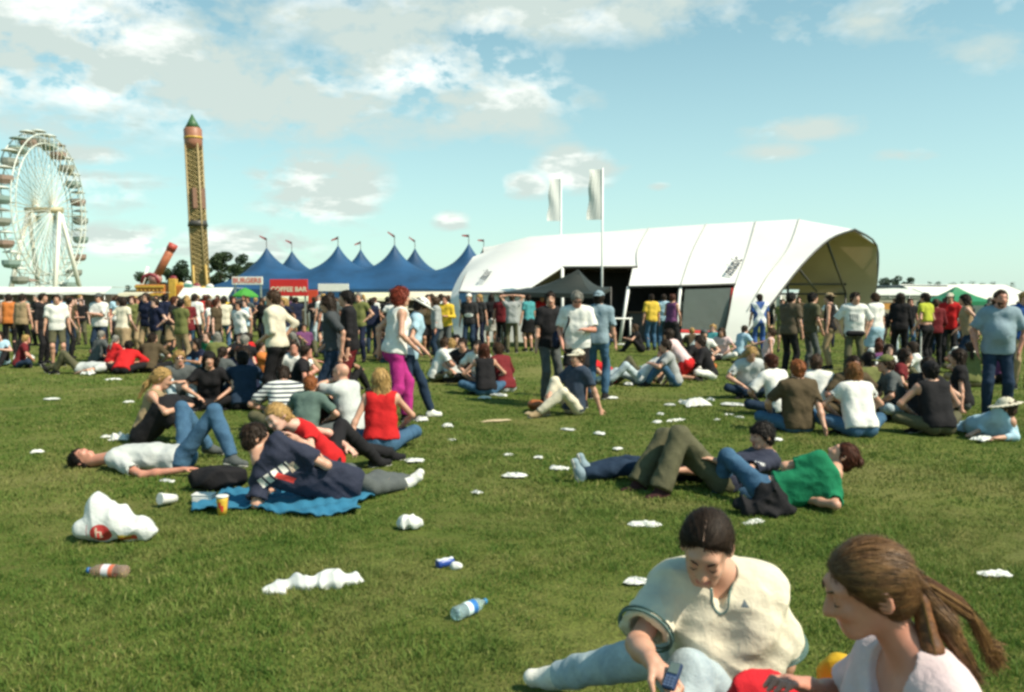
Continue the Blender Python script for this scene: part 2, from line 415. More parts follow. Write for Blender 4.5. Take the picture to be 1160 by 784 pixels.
    for i in (0, 1):
        s = (-1, 1)[i]
        w = wri[i]; fd = nrm(w-elb[i]); hdir = nrm(Vector(J['handdir'][i])) if J.get('handdir') and J['handdir'][i] is not None else fd
        A = sun_(.03, cone(sho[i], elb[i], .05*S*ab, .038*S*ab), cone(elb[i], elb[i].lerp(w, .35), .037*S*ab, .039*S*ab), cone(elb[i].lerp(w, .35), w, .039*S*ab, .025*S))
        side = nrm(hdir.cross(Vector((0, 0, 1)) if abs(hdir.z) < .8 else rt)); nr = side.cross(hdir)
        pal = ell(w+hdir*.05*S, [side, nr, hdir], [.038*S, .017*S, .052*S])
        ff = []
        if det >= 1:
            cu = look.get('curl', (.5, .5))[i]
            for k in range(4):
                b0 = w+hdir*.088*S+side*(.028-.0185*k)*S; Lf = (.066, .076, .071, .056)[k]*S; r0 = .0085*S
                d1 = nrm(hdir-nr*.5*cu+side*(.08-.05*k)); d2 = nrm(hdir-nr*1.8*cu)
                p1 = b0+d1*Lf*.5; ff += [cone(b0-hdir*.02*S, p1, r0, r0*.95), cone(p1, p1+d2*Lf*.5, r0*.95, r0*.78)]
            tb = w+hdir*.03*S+side*.03*S; d1 = nrm(side*.8+hdir*.8-nr*.35); p1 = tb+d1*.035*S
            ff += [cone(w+hdir*.015*S+side*.015*S, tb, .014*S, .012*S), cone(tb, p1, .012*S, .0105*S), cone(p1, p1+nrm(hdir+side*.25-nr*.5*cu)*.032*S, .0105*S, .0085*S)]
            hand = sun_(.012, pal, cone(w-fd*.01*S, w+hdir*.03*S, .025*S, .02*S)); hand = sun_(.006, hand, *ff)
        else: hand = sun_(.02, pal, cone(w+hdir*.07*S, w+hdir*.15*S, .022*S, .014*S))
        arms.append(sun_(.015, A, hand))
    legs = []; calf = []; dns = []
    for i in (0, 1):
        k_, a_ = kne[i], ank[i]; bkdir = nrm(k_.lerp(hip[i], .5)-k_.lerp(a_, .5)) if (k_-hip[i]).normalized().dot((a_-k_).normalized()) < .97 else -pf
        bkdir = nrm((hip[i]+a_)*.5-k_) if (((hip[i]+a_)*.5-k_).length > .06) else -pf
        lg = sun_(.04, cone(hip[i], k_, .086*S*bk, .055*S*(.5+.5*bk)), cone(k_, k_.lerp(a_, .3)+bkdir*.018*S, .052*S*(.5+.5*bk), .056*S*(.6+.4*bk)), cone(k_.lerp(a_, .3)+bkdir*.018*S, a_, .054*S*(.6+.4*bk), .035*S))
        calf.append(union(cone(k_, k_.lerp(a_, .3)+bkdir*.018*S, .052*S*(.5+.5*bk), .056*S*(.6+.4*bk)), cone(k_.lerp(a_, .3)+bkdir*.018*S, k_.lerp(a_, .8), .054*S*(.6+.4*bk), .036*S)))
        sd = nrm(a_-k_); dn = sd-toe[i]*sd.dot(toe[i])
        if dn.length < .45: dn = dn+Vector((0, 0, -1))-toe[i]*(-toe[i].z)
        dn = nrm(dn); dns.append(dn)
        lg = sun_(.02, lg, cone(a_+dn*.035*S-toe[i]*.02*S, a_+toe[i]*.11*S+dn*.048*S, .030*S, .020*S), cone(a_+toe[i]*.06*S+dn*.03*S, a_+toe[i]*.13*S+dn*.055*S, .026*S, .018*S))
        legs.append(lg)
    full = union(sun_(.02, body, arms[0], arms[1]), sun_(.03, T, *legs))
    r = mesher(full, h)
    def mk(nm, sd, mt, hh=None, colr=None, parent=root):
        q = mesher(sd, hh or h)
        if q is None: return None
        me = mesh_np(nm, q[0], q[1]); o = link(nm, me, mt, parent)
        if colr is not None: o.color = (*colr, 1)
        return o
    me = mesh_np('body', r[0], r[1]); bo = link('body', me, [SKIN, LIPS], root); sk = SKINS[look.get('skin', 'fair')]; bo.color = (*sk, 1)
    if det >= 1:
        V = r[0]; q = (V[r[1]].mean(1)-A3(hd))@A3(HF).T/S
        mi = ((np.abs(q[:, 0]) < .022) & (q[:, 1] > .074) & (q[:, 2] < -.0465+.0*q[:, 0]) & (q[:, 2] > -.069+ .25*np.abs(q[:, 0]))).astype(np.int32)
        me.polygons.foreach_set('material_index', mi)
        if det == 2 or look.get('face', 1):
            hc = HAIRS[look.get('hcol', 'brown')] if look.get('hair') != 'bald' else HAIRS['brown']
            for s in (-1, 1):
                e = union(cone(hp(s*.016, .094 if det == 2 else .096, .033), hp(s*.034, .088 if det == 2 else .090, .039), .0035*S, .0038*S), cone(hp(s*.034, .088, .039), hp(s*.048, .074, .034), .0036*S, .002*S))
                mk('eyebrow', e, HAIR, .003 if det == 2 else .004, hc)
                if look.get('eyes', 'open') == 'open':
                    mk('eye', ell(hp(s*.031, .0815, .011), HF, [.0125*S, .0095*S, .0065*S]), EYEB, .003)
                else: mk('eyelashes', union(cone(hp(s*.019, .0868, .005), hp(s*.031, .0905, .0005), .0017*S, .0021*S), cone(hp(s*.031, .0905, .0005), hp(s*.043, .0835, .004), .0021*S, .0017*S)), EYEB, .0018)
    # ---------------- clothes
    tk = .012*S; loose = look.get('loose', 1.0); fa = look.get('folds', 1.0)
    top = look.get('top'); seed = abs(hash(label)) % 9999 if False else sum(map(ord, label)) % 9973
    hips_c = pel-up*.10*S
    if top is not None:
        sl = look.get('sleeve', .65); t = tk*(.7+.6*loose)
        tt = trunk(t+.004, 1.0+.1*loose)+[cone(pel+prt*s*.07*S*bk+up*.03*S, pel+prt*s*.07*S*bk-up*.06*S, .120*S*bk+t, .124*S*bk+t) for s in (-1, 1)]
        if sl > 0: tt += [cone(nk-up*.01*S, sho[i].lerp(nk, .3), .055*S, .053*S) for i in (0, 1)]
        sh = sun_(.06, *tt); sl_prims = []
        flare = look.get('flare', .018)
        for i in (0, 1):
            if sl <= 0: break
            if sl <= 1: e = sho[i].lerp(elb[i], sl); c = cone(sho[i], e, .056*S*ab+t, (.046*ab+flare)*S+t*.6); c = cut(c, e, e-sho[i]); sl_prims.append(c)
            else:
                e = elb[i].lerp(wri[i], sl-1); c = cone(sho[i], elb[i], .056*S*ab+t, .045*S*ab+t*.7); c2 = cut(cone(elb[i], e, .045*S*ab+t*.7, .034*S+t*.6), e, e-elb[i]); sl_prims.append(sun_(.03, c, c2))
        sh = sun_(.035, sh, *sl_prims) if sl_prims else carve(sh, union(*[ell(at(sho[i], (-1, 1)[i]*.045, 0, -.03), [rt, fwd, up], [.05*S, .12*S, .10*S]) for i in (0, 1)]), .01)
        for i in (0, 1):
            if 0 < sl <= 1:
                e = sho[i].lerp(elb[i], sl); ax = nrm(elb[i]-sho[i])
                sh = carve(sh, cut(cone(e-ax*.03*S, e+ax*.1*S, 0.048*ab*S+.004, .045*ab*S+.012), e+ax*.2, ax), 0)
        hem = look.get('hem', -.06)     # above/below the pelvis joint, metres along the trunk
        sh = cut(sh, pel+up*hem*S, -up)
        nf, nu = look.get('neckline', (.03, .03)); sh = carve(sh, ell(nk+fwd*nf*S+up*(nu)*S, [rt, fwd, up], [(.062+look.get('nwide', 0))*S, (.058+look.get('ndeep', 0)*.5)*S, (.035+look.get('ndeep', 0))*S]), .004)
        vn = look.get('vneck')
        if vn: vv = cone(nk+fwd*.05*S, at(ch, 0, .125*bk, .055-vn), .048*S, .016*S); sh = carve(sh, vv, .004)
        if fa: sh = fold(sh, .0062*fa*S, look.get('ffreq', 34 if det else 26), seed)
        if fa: sh = fold(sh, .0022*fa*S, 62, seed+1)
        if look.get('collar'):
            nc = ell(nk+fwd*nf*S+up*(nu)*S, [rt, fwd, up], [(.062+look.get('nwide', 0))*S, (.058+look.get('ndeep', 0)*.5)*S, (.035+look.get('ndeep', 0))*S])
            if vn: nc = union(nc, vv)
            band = Sd(lambda P: np.maximum(np.maximum(grow(sh, .002).f(P), nc.f(P)-.0075), -nc.f(P)+.0005), sh.lo, sh.hi)
            mk('collar', band, CLOTH, .003, look['collar'])
        if det == 2: sh = carve(sh, grow(union(*[cut(arms[i], sho[i].lerp(elb[i], .45), sho[i]-elb[i]) for i in (0, 1)]), .004))
        tn = look.get('topname', 't_shirt'); tm = look.get('topmat') or CLOTH
        so_ = mk(tn, sh, tm, None, top)
        if look.get('trim') and sl > 0:
            for i in (0, 1):
                e = sho[i].lerp(elb[i], min(sl, 1)); ax = nrm(elb[i]-sho[i]); rr = (.046*ab+flare)*S+t*.6
                for dd, w_ in ((-.012, .006), (-.026, .003)):
                    p = e+ax*dd*S; b_ = cut(cut(cone(p-ax*.02, p+ax*.02, rr+.0045, rr+.0045), p+ax*w_*.5, ax), p-ax*w_*.5, -ax)
                    ring = carve(b_, cone(p-ax*.03, p+ax*.03, rr-.006, rr-.006))
                    mk('sleeve_trim', ring, CLOTH, .0022, look['trim'])
    bot = look.get('bottom')
    if bot is not None:
        bl = look.get('blen', 1.93); bn = look.get('botname', 'trousers'); t = tk*look.get('bloose', 1.0)
        mid = ch.lerp(pel, .52)
        P_ = [cone(pel+prt*s*.07*S*bk+up*.02*S, hip[i], .112*S*bk+t*.6, .10*S*bk+t*.6) for i, s in ((0, -1), (1, 1))]+[cone(at(mid, s*.05*bk, .01).lerp(pel+prt*s*.06*S, .6), pel+prt*s*.065*S*bk, .10*S*bk+t*.5, .108*S*bk+t*.6) for s in (-1, 1)]
        if bn == 'skirt':
            m1 = (kne[0]+kne[1])*.5; m0 = (hip[0]+hip[1])*.5; e = m0.lerp(m1, min(1, bl)); sk_ = [cone(hip[i], hip[i].lerp(kne[i], min(1, bl)), .10*S+t, .11*S+t) for i in (0, 1)]+[cone(m0, e, .13*S, .14*S)]
            if bl > 1: m2 = (ank[0]+ank[1])*.5; sk_ += [cone(kne[i], kne[i].lerp(ank[i], bl-1), .11*S, .13*S) for i in (0, 1)]
            b = sun_(.06, *([cut(x, pel+up*look.get('waist', .10)*S, up) for x in P_]+sk_)); b = cut(b, m0.lerp(m1, bl) if bl <= 1 else m1.lerp(m2, bl-1), m1-m0 if bl <= 1 else m2-m1)
        else:
            lg = []
            for i in (0, 1):
                fl = look.get('legw', .0)*S
                if bl <= 1: e = hip[i].lerp(kne[i], bl); lg.append(cut(cone(hip[i], e, .092*S*bk+t, .075*S*bk+t*1.3), e, e-hip[i]))
                else:
                    e = kne[i].lerp(ank[i], (bl-1)/.93*.96+(.04 if bl > 1.9 else 0)); c1 = sun_(.02, cone(hip[i], kne[i], .092*S*bk+t*.6, .062*S*(.5+.5*bk)+t*.8+fl*.5), grow(calf[i], .008+t*.6))
                    c2 = cut(cone(kne[i], e, .060*S*(.5+.5*bk)+t*.8+fl*.5, .050*S+t*.6+fl), e, e-kne[i]); lg.append(cut(sun_(.03, c1, c2), e, e-kne[i]))
            b = sun_(.045, *[cut(x, pel+up*look.get('waist', .10)*S, up) for x in P_], *lg)
        b = fold(b, .0062*S*look.get('bfolds', 1), 36 if det else 26, seed+3)
        mk(bn, b, look.get('botmat') or (DENIM if look.get('denim') else CLOTH), None, bot)
    if look.get('shoe') is not None:
        sfs = []
        for i in (0, 1):
            k_, a_ = kne[i], ank[i]; sd = nrm(a_-k_); tz = toe[i]; dn = dns[i]
            p0 = a_+dn*.05*S-tz*.035*S; p1 = a_+dn*.055*S+tz*.13*S
            s1 = sun_(.03, cone(p0, p1, .042*S, .034*S), cone(a_+dn*.01*S, a_+dn*.05*S+tz*.05*S, .048*S, .042*S))
            s1 = cut(s1, a_+dn*.082*S, dn); sfs.append((s1, a_, dn, tz, p0, p1))
        for s1, a_, dn, tz, p0, p1 in sfs:
            so2 = mk('shoe', s1, LEATHER, min(h, .009) if det else .02, look['shoe'])
            if det and look.get('sole', 1) and so2:
                sole = cut(cut(cone(p0, p1, .047*S, .039*S), a_+dn*.088*S, dn), a_+dn*.068*S, -dn)
                mk('sole', sole, LEATHER, .007, look.get('solecol', (.55, .53, .48)), so2)
    # ---------------- hair
    hk = look.get('hair', 'short'); hc = HAIRS[look.get('hcol', 'brown')]
    if hk != 'bald':
        th = {'short': .013, 'crop': .007, 'bushy': .035, 'ponytail': .008, 'bun': .008}.get(hk, .014)*S
        cap = ell(hp(0, -.016, .030), HF, [.075*S+th, .095*S+th, .086*S+th])
        pl = hp(0, .088, .064) if hk not in ('crop', 'ponytail', 'bun') else hp(0, .080, .080)-hf*look.get('recede', 0)*S
        slope = (.95, -.85) if hk in ('short', 'crop') else (.90, -.95)
        cap = scut(cap, pl, hf*slope[0]+hu*slope[1], .022*S, .0022*S) if hk in ('short', 'crop') else scut(cap, pl, hf*.95+hu*(-.62), .018*S, .002*S)
        nape = ell(hp(0, -.045, -.03), HF, [.066*S+th*.5, .058*S+th*.5, .062*S])
        nape = cut(nape, hp(0, -.02, 0), hf)
        hs = [cap, nape]
        if hk == 'bushy': hs.append(ell(hp(0, -.03, -.02), HF, [.10*S, .09*S, .09*S]))
        if hk in ('long', 'verylong'):
            ln = .30 if hk == 'long' else .42; dn = nrm(-hu*.6-Vector((0, 0, .6)))
            if look.get('hairdir') is not None: dn = nrm(look['hairdir'])
            for s in (-1, -.4, .4, 1):
                a = hp(s*.062, -.045-.03*(1-abs(s)), .0); hs.append(cone(a, a+dn*ln*S*(.8+.2*(1-abs(s)))-fwd*.03, .034*S, .026*S))
                if abs(s) == 1: hs.append(cone(hp(s*.074, .01, .03), hp(s*.08, -.02, -.09), .020*S, .024*S))
        if hk in ('ponytail', 'highpony'):
            uu = -.01 if hk == 'ponytail' else .05; a = hp(0, -.108, uu); dn = nrm(look.get('hairdir', -hf*.5-Vector((0, 0, 1))))
            hs += [cone(hp(0, -.08, uu), a, .03*S, .022*S), cone(a, a+dn*.11*S, .022*S, .028*S), cone(a+dn*.11*S, a+dn*.24*S+Vector((0, 0, -.02)), .028*S, .012*S)]
        if hk == 'bun': hs.append(ell(hp(0, -.115, .05), HF, [.04*S, .035*S, .035*S]))
        H = sun_(.02, *hs)
        H = carve(H, ell(hp(0, .075, -.02), HF, [.062*S, .055*S, .075*S]), .012)
        if look.get('fringe'): H = sun_(.01, H, cut(ell(hp(0, .02, .05), HF, [.074*S, .078*S, .060*S]), hp(0, 0, .045), -hu))
        H = fold(H, .0045*S, 95 if h < .012 else 60, seed+7) if det < 2 else fold(H, .0016*S, 60, seed+7)
        hh = min(h, .009) if det else .022; q = mesher(H, hh)
        if q is not None:
            Vh, Qh = q; rs = np.random.RandomState(seed); dist = max(.5, Vector(base).length)
            P0 = Vh[Qh]; ce = P0.mean(1); nr_ = np.cross(P0[:, 2]-P0[:, 0], P0[:, 3]-P0[:, 1]); nr_ /= np.linalg.norm(nr_, axis=1)[:, None]+1e-9
            nst = {0: 150, 1: int(min(1500, 9000/dist)), 2: 9000}[det]; wd_ = {0: .010, 1: max(.0022, .00065*dist), 2: .0011}[det]*S
            ix = rs.randint(0, len(Qh), nst); c0 = ce[ix]+rs.normal(size=(nst, 3))*hh*.4; n0 = nr_[ix]
            if hk in ('ponytail', 'bun', 'highpony'):
                tp = A3(hp(0, -.115, -.005)); fl = tp-c0; late = ((c0-A3(hd))@A3(hf)) < -.095*S; fl[late] = A3(look.get('hairdir', (0, 0, -1))); lift = .05; ln_ = .045
            else: fl = c0-A3(hp(0, -.035, .115)); lift, ln_ = (.30, .026) if hk in ('short', 'crop') else (.14, .05)
            if hk in ('long', 'verylong'): fl = fl*.4+np.array([0, 0, -.06])
            if hk == 'bushy': lift, ln_ = .5, .035
            fl = fl/(np.linalg.norm(fl, axis=1)[:, None]+1e-6); fl -= n0*(fl*n0).sum(1)[:, None]; fl /= np.linalg.norm(fl, axis=1)[:, None]+1e-6
            fl = fl+n0*(lift*rs.uniform(.2, 1.3, nst))[:, None]+rs.normal(size=(nst, 3))*((.05 if det == 2 else .14) if lift < .2 else .3); fl /= np.linalg.norm(fl, axis=1)[:, None]+1e-6
            sd_ = np.cross(fl, n0); sd_ /= np.linalg.norm(sd_, axis=1)[:, None]+1e-6; Ln = (ln_*S*rs.uniform(.6, 1.4, nst))[:, None]
            a = c0-fl*Ln*.3; mid_ = c0+fl*Ln*.35+n0*.0015; tip = c0+fl*Ln-n0*Ln*.12
            VV = np.stack([a-sd_*wd_*.6, a+sd_*wd_*.6, mid_+sd_*wd_, tip, mid_-sd_*wd_], 1).reshape(-1, 3); b_ = len(Vh)+np.arange(nst)[:, None]*5
            Q2 = np.concatenate([Qh, b_+[0, 1, 2, 4], b_+[4, 2, 3, 3]]).astype(np.int32)
            me = bpy.data.meshes.new('hair'); va = np.concatenate([Vh, VV]).astype(np.float32); nq = len(Qh)+nst
            me.vertices.add(len(va)); me.vertices.foreach_set('co', va.ravel()); lo_ = np.concatenate([Q2[:nq].ravel(), Q2[nq:, :3].ravel()]).astype(np.int32)
            me.loops.add(len(lo_)); me.loops.foreach_set('vertex_index', lo_); tot_ = np.concatenate([np.full(nq, 4), np.full(nst, 3)]).astype(np.int32); me.polygons.add(len(tot_))
            me.polygons.foreach_set('loop_start', (np.cumsum(tot_)-tot_).astype(np.int32)); me.polygons.foreach_set('loop_total', tot_); me.polygons.foreach_set('use_smooth', np.ones(len(tot_), bool)); me.update(calc_edges=True)
            o = link('hair', me, look.get('hairmat') or HAIR, root); o.color = (*hc, 1)
    if look.get('beard'): mk('beard', carve(cut(ell(hp(0, .032, -.05), HF, [.056*S, .060*S, .066*S]), hp(0, 0, -.035), hu), cone(hp(-.02, .1, -.057), hp(.02, .1, -.057), .012, .012)), HAIR, .008, hc)
    if look.get('glasses'):
        gs = union(*[ell(hp(s*.031, .098, .012), HF, [.023*S, .005*S, .015*S]) for s in (-1, 1)], cone(hp(-.03, .101, .016), hp(.03, .101, .016), .003, .003), *[cone(hp(s*.05, .092, .016), hp(s*.078, -.005, .014), .003, .003) for s in (-1, 1)])
        mk('sunglasses', gs, mat('dark_lens', (.02, .015, .02), .15, .1), .0035)
    ht = look.get('hat')
    if ht:
        hcol = look['hatcol']
        crown = cut(ell(hp(0, -.012, .045), HF, [.090*S, .108*S, .092*S]), hp(0, 0, .045), -hu-hf*.12)
        hs = [crown]
        if ht in ('cap', 'backcap'):
            q = 1 if ht == 'cap' else -1; hs.append(cut(ell(hp(0, q*.10, .050), HF, [.068*S, .085*S, .011*S]), hp(0, q*.06, 0), hf*-q))
        if ht == 'sun': hs.append(ell(hp(0, -.01, .045), HF, [.17*S, .185*S, .014*S]))
        mk('cap' if 'cap' in ht else ('beanie' if ht == 'beanie' else 'sun_hat'), sun_(.012, *hs), CLOTH, min(h, .010), hcol)
    root['_hd'] = 1; del root['_hd']
    return root, dict(hp=hp, mk=mk, at=at, HF=HF, sho=sho, wri=wri, elb=elb, ch=ch, pel=pel, nk=nk, rt=rt, fwd=fwd, up=up, S=S, hd=hd, prt=prt, hip=hip, kne=kne, ank=ank)

def pose(g, yaw, kind, S=1.0, fem=False, hands=None, **o):
    """joints of a posed figure; g = point on the ground, yaw in degrees: 0 faces away from the camera, 90 to the picture's left"""
    c, s = math.cos(R(yaw)), math.sin(R(yaw)); RT = Vector((c, s, 0)); FW = Vector((-s, c, 0)); g = Vector(g)
    def w(r, f, u): return g+(RT*r+FW*f+Vector((0, 0, u)))*S
    def wd(r, f, u): return RT*r+FW*f+Vector((0, 0, u))
    shw = .152 if fem else .176
    lean = 0; P = {}
    D_ = dict(stand=dict(pel=(0, 0, .93), lean=3, feet=[(-.11, .0, .085), (.11, .02, .085)], hands=[(-.27, .04, .88), (.27, .06, .88)]),
      walk=dict(pel=(0, 0, .90), lean=7, feet=[(-.09, .30, .09), (.09, -.34, .16)], hands=[(-.24, -.12, .93), (.24, .20, .95)]),
      hips=dict(pel=(0, 0, .93), lean=0, feet=[(-.12, .0, .085), (.13, .04, .085)], hands=[(-.17, .04, 1.03), (.17, .04, 1.03)], epole=[(-1, -.5, 0), (1, -.5, 0)]),
      crossed=dict(pel=(0, 0, .93), lean=0, feet=[(-.12, .0, .085), (.13, .04, .085)], hands=[(.08, .24, 1.22), (-.08, .22, 1.18)], epole=[(-.6, .1, -1), (.6, .1, -1)]),
      hold=dict(pel=(0, 0, .93), lean=4, feet=[(-.12, .0, .085), (.13, .04, .085)], hands=[(-.12, .30, 1.16), (.20, .16, .93)], epole=[(-.6, -.3, -1), (.6, -.6, -.4)]),
      headhands=dict(pel=(0, 0, .93), lean=-2, feet=[(-.12, .0, .085), (.13, .04, .085)], hands=[(-.09, -.05, 1.68), (.09, -.05, 1.68)], epole=[(-1, .1, .2), (1, .1, .2)]),
      cross=dict(pel=(0, 0, .11), lean=18, feet=[(.14, .30, .07), (-.14, .24, .07)], knees=[(-.36, .26, .17), (.36, .26, .17)], hands=[(-.16, .34, .22), (.16, .34, .22)], epole=[(-1, 0, -.4), (1, 0, -.4)]),
      knees=dict(pel=(0, 0, .11), lean=14, feet=[(-.10, .52, .08), (.12, .50, .08)], hands=[(-.08, .44, .42), (.10, .44, .42)], epole=[(-1, 0, -.5), (1, 0, -.5)]),
      back=dict(pel=(0, 0, .11), lean=-28, feet=[(-.12, .62, .08), (.16, .80, .08)], hands=[(-.25, -.38, .05), (.25, -.38, .05)], epole=[(-.5, -1, 0), (.5, -1, 0)]),
      onearm=dict(pel=(0, 0, .11), lean=-16, feet=[(-.12, .62, .08), (.16, .50, .08)], hands=[(-.36, -.18, .05), (.10, .40, .42)], epole=[(-.5, -1, 0), (1, -.3, 0)]),
      lie=dict(pel=(0, 0, .11), lean=-88, feet=[(-.12, .48, .08), (.14, .78, .08)], hands=[(-.34, -.12, .05), (.36, -.1, .05)], epole=[(-1, 0, 0), (1, 0, 0)]),
      elbows=dict(pel=(0, 0, .11), lean=-58, feet=[(-.12, .48, .08), (.14, .50, .08)], hands=[(-.26, -.10, .06), (.26, -.10, .06)], epole=[(-.2, -1, -.5), (.2, -1, -.5)]),
      kneel=dict(pel=(0, 0, .34), lean=35, feet=[(-.12, -.22, .06), (.12, -.22, .06)], hands=[(-.16, .40, .30), (.16, .40, .30)], knees=[(-.14, .22, .07), (.14, .22, .07)], epole=[(-1, 0, -.3), (1, 0, -.3)]),
      bend=dict(pel=(0, -.1, .86), lean=70, feet=[(-.12, .0, .085), (.13, .04, .085)], hands=[(-.16, .45, .45), (.16, .45, .5)], epole=[(-1, 0, .3), (1, 0, .3)]),
      side=dict(pel=(0, 0, .13), lean=5, feet=[(.48, .22, .07), (.42, .10, .07)], knees=[(-.1, .42, .10), (.20, .40, .14)], hands=[(-.34, .02, .05), (.12, .34, .24)], epole=[(-.5, -1, 0), (1, 0, -.3)]))[kind]
    D_ = dict(D_); D_.update(o)
    if hands: D_['hands'] = hands
    a = R(D_['lean']); up = (0, math.sin(a), math.cos(a)); sl = D_.get('sidelean', 0)
    if sl: up = (math.sin(R(sl)), up[1]*math.cos(R(sl)), up[2]*math.cos(R(sl)))
    pel = D_['pel']; tw = R(D_.get('twist', 0)); tl = .47
    chl = tuple(pel[i]+up[i]*tl for i in range(3))
    if kind in ('cross', 'knees', 'kneel', 'side'):   # rounded back
        chl = tuple(pel[i]+(up[i]*.96+(0, .05, -.02)[i])*tl for i in range(3))
    nkl = tuple(chl[i]+up[i]*.075 for i in range(3))
    rt = wd(math.cos(tw), math.sin(tw), 0)
    hy, hpch = D_.get('look', (0, 0)); hy = R(hy); hpch = R(hpch)
    nod = up if kind in ('lie',) else None
    if kind == 'lie': hface = wd(math.sin(-hy), 0, 1); hup = wd(0, -1, 0)
    else:
        hface = wd(-math.sin(hy)*math.cos(hpch), math.cos(hy)*math.cos(hpch), math.sin(hpch)); hup = wd(math.sin(hy)*math.sin(hpch)*1, -math.cos(hy)*math.sin(hpch), math.cos(hpch))
    nv = w(*nkl); hb = (Vector(wd(*up))*.5+nrm(hup)*.6); hd = nv+(nrm(hb)*.125+nrm(hface)*.025)*S
    ch = w(*chl); pv = w(*pel); prt = RT
    sho = [ch-nrm(rt)*shw*S+nrm(wd(*up))*.015*S, ch+nrm(rt)*shw*S+nrm(wd(*up))*.015*S]
    hip = [pv-RT*.088*S-nrm(wd(*up))*.02*S, pv+RT*.088*S-nrm(wd(*up))*.02*S]
    ep = D_.get('epole', [(-.5, -1, -.2), (.5, -1, -.2)]); elb = []; wri = []
    for i in (0, 1):
        e, t = ik(sho[i], w(*D_['hands'][i]), .285*S, .255*S, wd(*ep[i])); elb.append(e); wri.append(t)
    kne = []; ank = []
    kp = D_.get('kpole', [(-.15, 1, .5), (.15, 1, .5)])
    for i in (0, 1):
        if 'knees' in D_: kne.append(w(*D_['knees'][i])); ank.append(w(*D_['feet'][i]))
        else: e, t = ik(hip[i], w(*D_['feet'][i]), .43*S, .42*S, wd(*kp[i])); kne.append(e); ank.append(t)
    if kind in ('cross', 'side', 'kneel'): toe = [nrm(ank[i]-kne[i])+wd(0, .3 if kind != 'kneel' else 0, 0) for i in (0, 1)]
    else: toe = [wd(-.2, 1, .0 if ank[0].z-g.z < .15 else -.4), wd(.2, 1, .0 if ank[1].z-g.z < .15 else -.5)]
    if kind in ('back', 'lie', 'onearm'):
        toe = [wd(-.2, .55, 1) if (kne[i]-hip[i]).normalized().z < .45 else wd(-.1, 1, 0) for i in (0, 1)]
    return dict(pel=pv, chest=ch, neck=nv, head=hd, hface=hface, hup=hup, rt=rt, prt=prt, sho=sho, hip=hip, elb=elb, wri=wri, kne=kne, ank=ank, toe=toe, handdir=D_.get('handdir'))
# ------------------------------------------------------------------ ground and grass
def gz(x, y): return .012*math.sin(x*1.7+y*.9)+.010*math.sin(x*.6-y*1.3+2)
m, t, b = newmat('meadow'); oc = objcoord(t)
big = noise(t, oc, .35, 5, .6); mid = noise(t, oc, 2.2, 6, .65); fine = noise(t, oc, 34, 4, .7)
c1 = ramp(t, big, [(.35, (.080, .120, .022)), (.65, (.155, .175, .042))])
c2 = mixc(t, ramp(t, mid, [(.46, 0.0), (.68, .75)]), c1, (.135, .135, .040))
c3 = mixc(t, ramp(t, mid, [(.28, .7), (.44, 0.0)]), c2, (.022, .052, .010))
c4 = mixc(t, 1.0, c3, ramp(t, fine, [(.3, (.65, .65, .65)), (.7, (1.25, 1.25, 1.2))]), 'MULTIPLY')
worn = ramp(t, noise(t, oc, .42, 4, .65, .5), [(.50, 0.0), (.66, .62)]); c4 = mixc(t, worn, c4, (.22, .20, .075))
L(t, c4, b.inputs['Base Color']); b.inputs['Roughness'].default_value = .95; b.inputs['Specular IOR Level'].default_value = .1
bump(t, b, mathn(t, 'ADD', fine, mid), .8, .05); MEADOW = m
mb = MB()
xs = [-2500, -600, -150, -60]+[x*1.0 for x in range(-36, 37)]+[60, 150, 600, 2500]; ys = [-60, -10]+[y*1.0 for y in range(0, 62)]+[80, 150, 500, 3000]
mb.quad_grid([[(x, y, gz(x, y) if abs(x) < 37 and 0 <= y < 62 else 0) for x in xs] for y in ys])
gr = mb.build('ground', MEADOW); gr['kind'] = 'structure'
for p in gr.data.polygons: p.use_smooth = True
m, t, b = newmat('grass_blade'); oc = objcoord(t)
at_ = N(t, 'ShaderNodeAttribute', attribute_name='tint').outputs['Fac']
big = noise(t, oc, 1.5, 9, .82)
worn = ramp(t, noise(t, oc, .42, 4, .65, .5), [(.50, 0.0), (.66, .62)])
cc = ramp(t, mathn(t, 'ADD', mathn(t, 'MULTIPLY', at_, .45), mathn(t, 'MULTIPLY', mathn(t, 'SUBTRACT', big, .32), 1.5)), [(.16, (.044, .098, .014)), (.38, (.092, .165, .028)), (.58, (.158, .210, .046)), (.78, (.34, .31, .12))])
cc = mixc(t, worn, cc, (.27, .25, .085))
L(t, cc, b.inputs['Base Color']); b.inputs['Roughness'].default_value = .7; b.inputs['Specular IOR Level'].default_value = .2
tr = N(t, 'ShaderNodeBsdfTranslucent'); L(t, cc, tr.inputs[0]); mx = N(t, 'ShaderNodeMixShader'); mx.inputs[0].default_value = .35
L(t, b.outputs[0], mx.inputs[1]); L(t, tr.outputs[0], mx.inputs[2]); L(t, mx.outputs[0], t.nodes['Material Output'].inputs[0]); BLADE = m
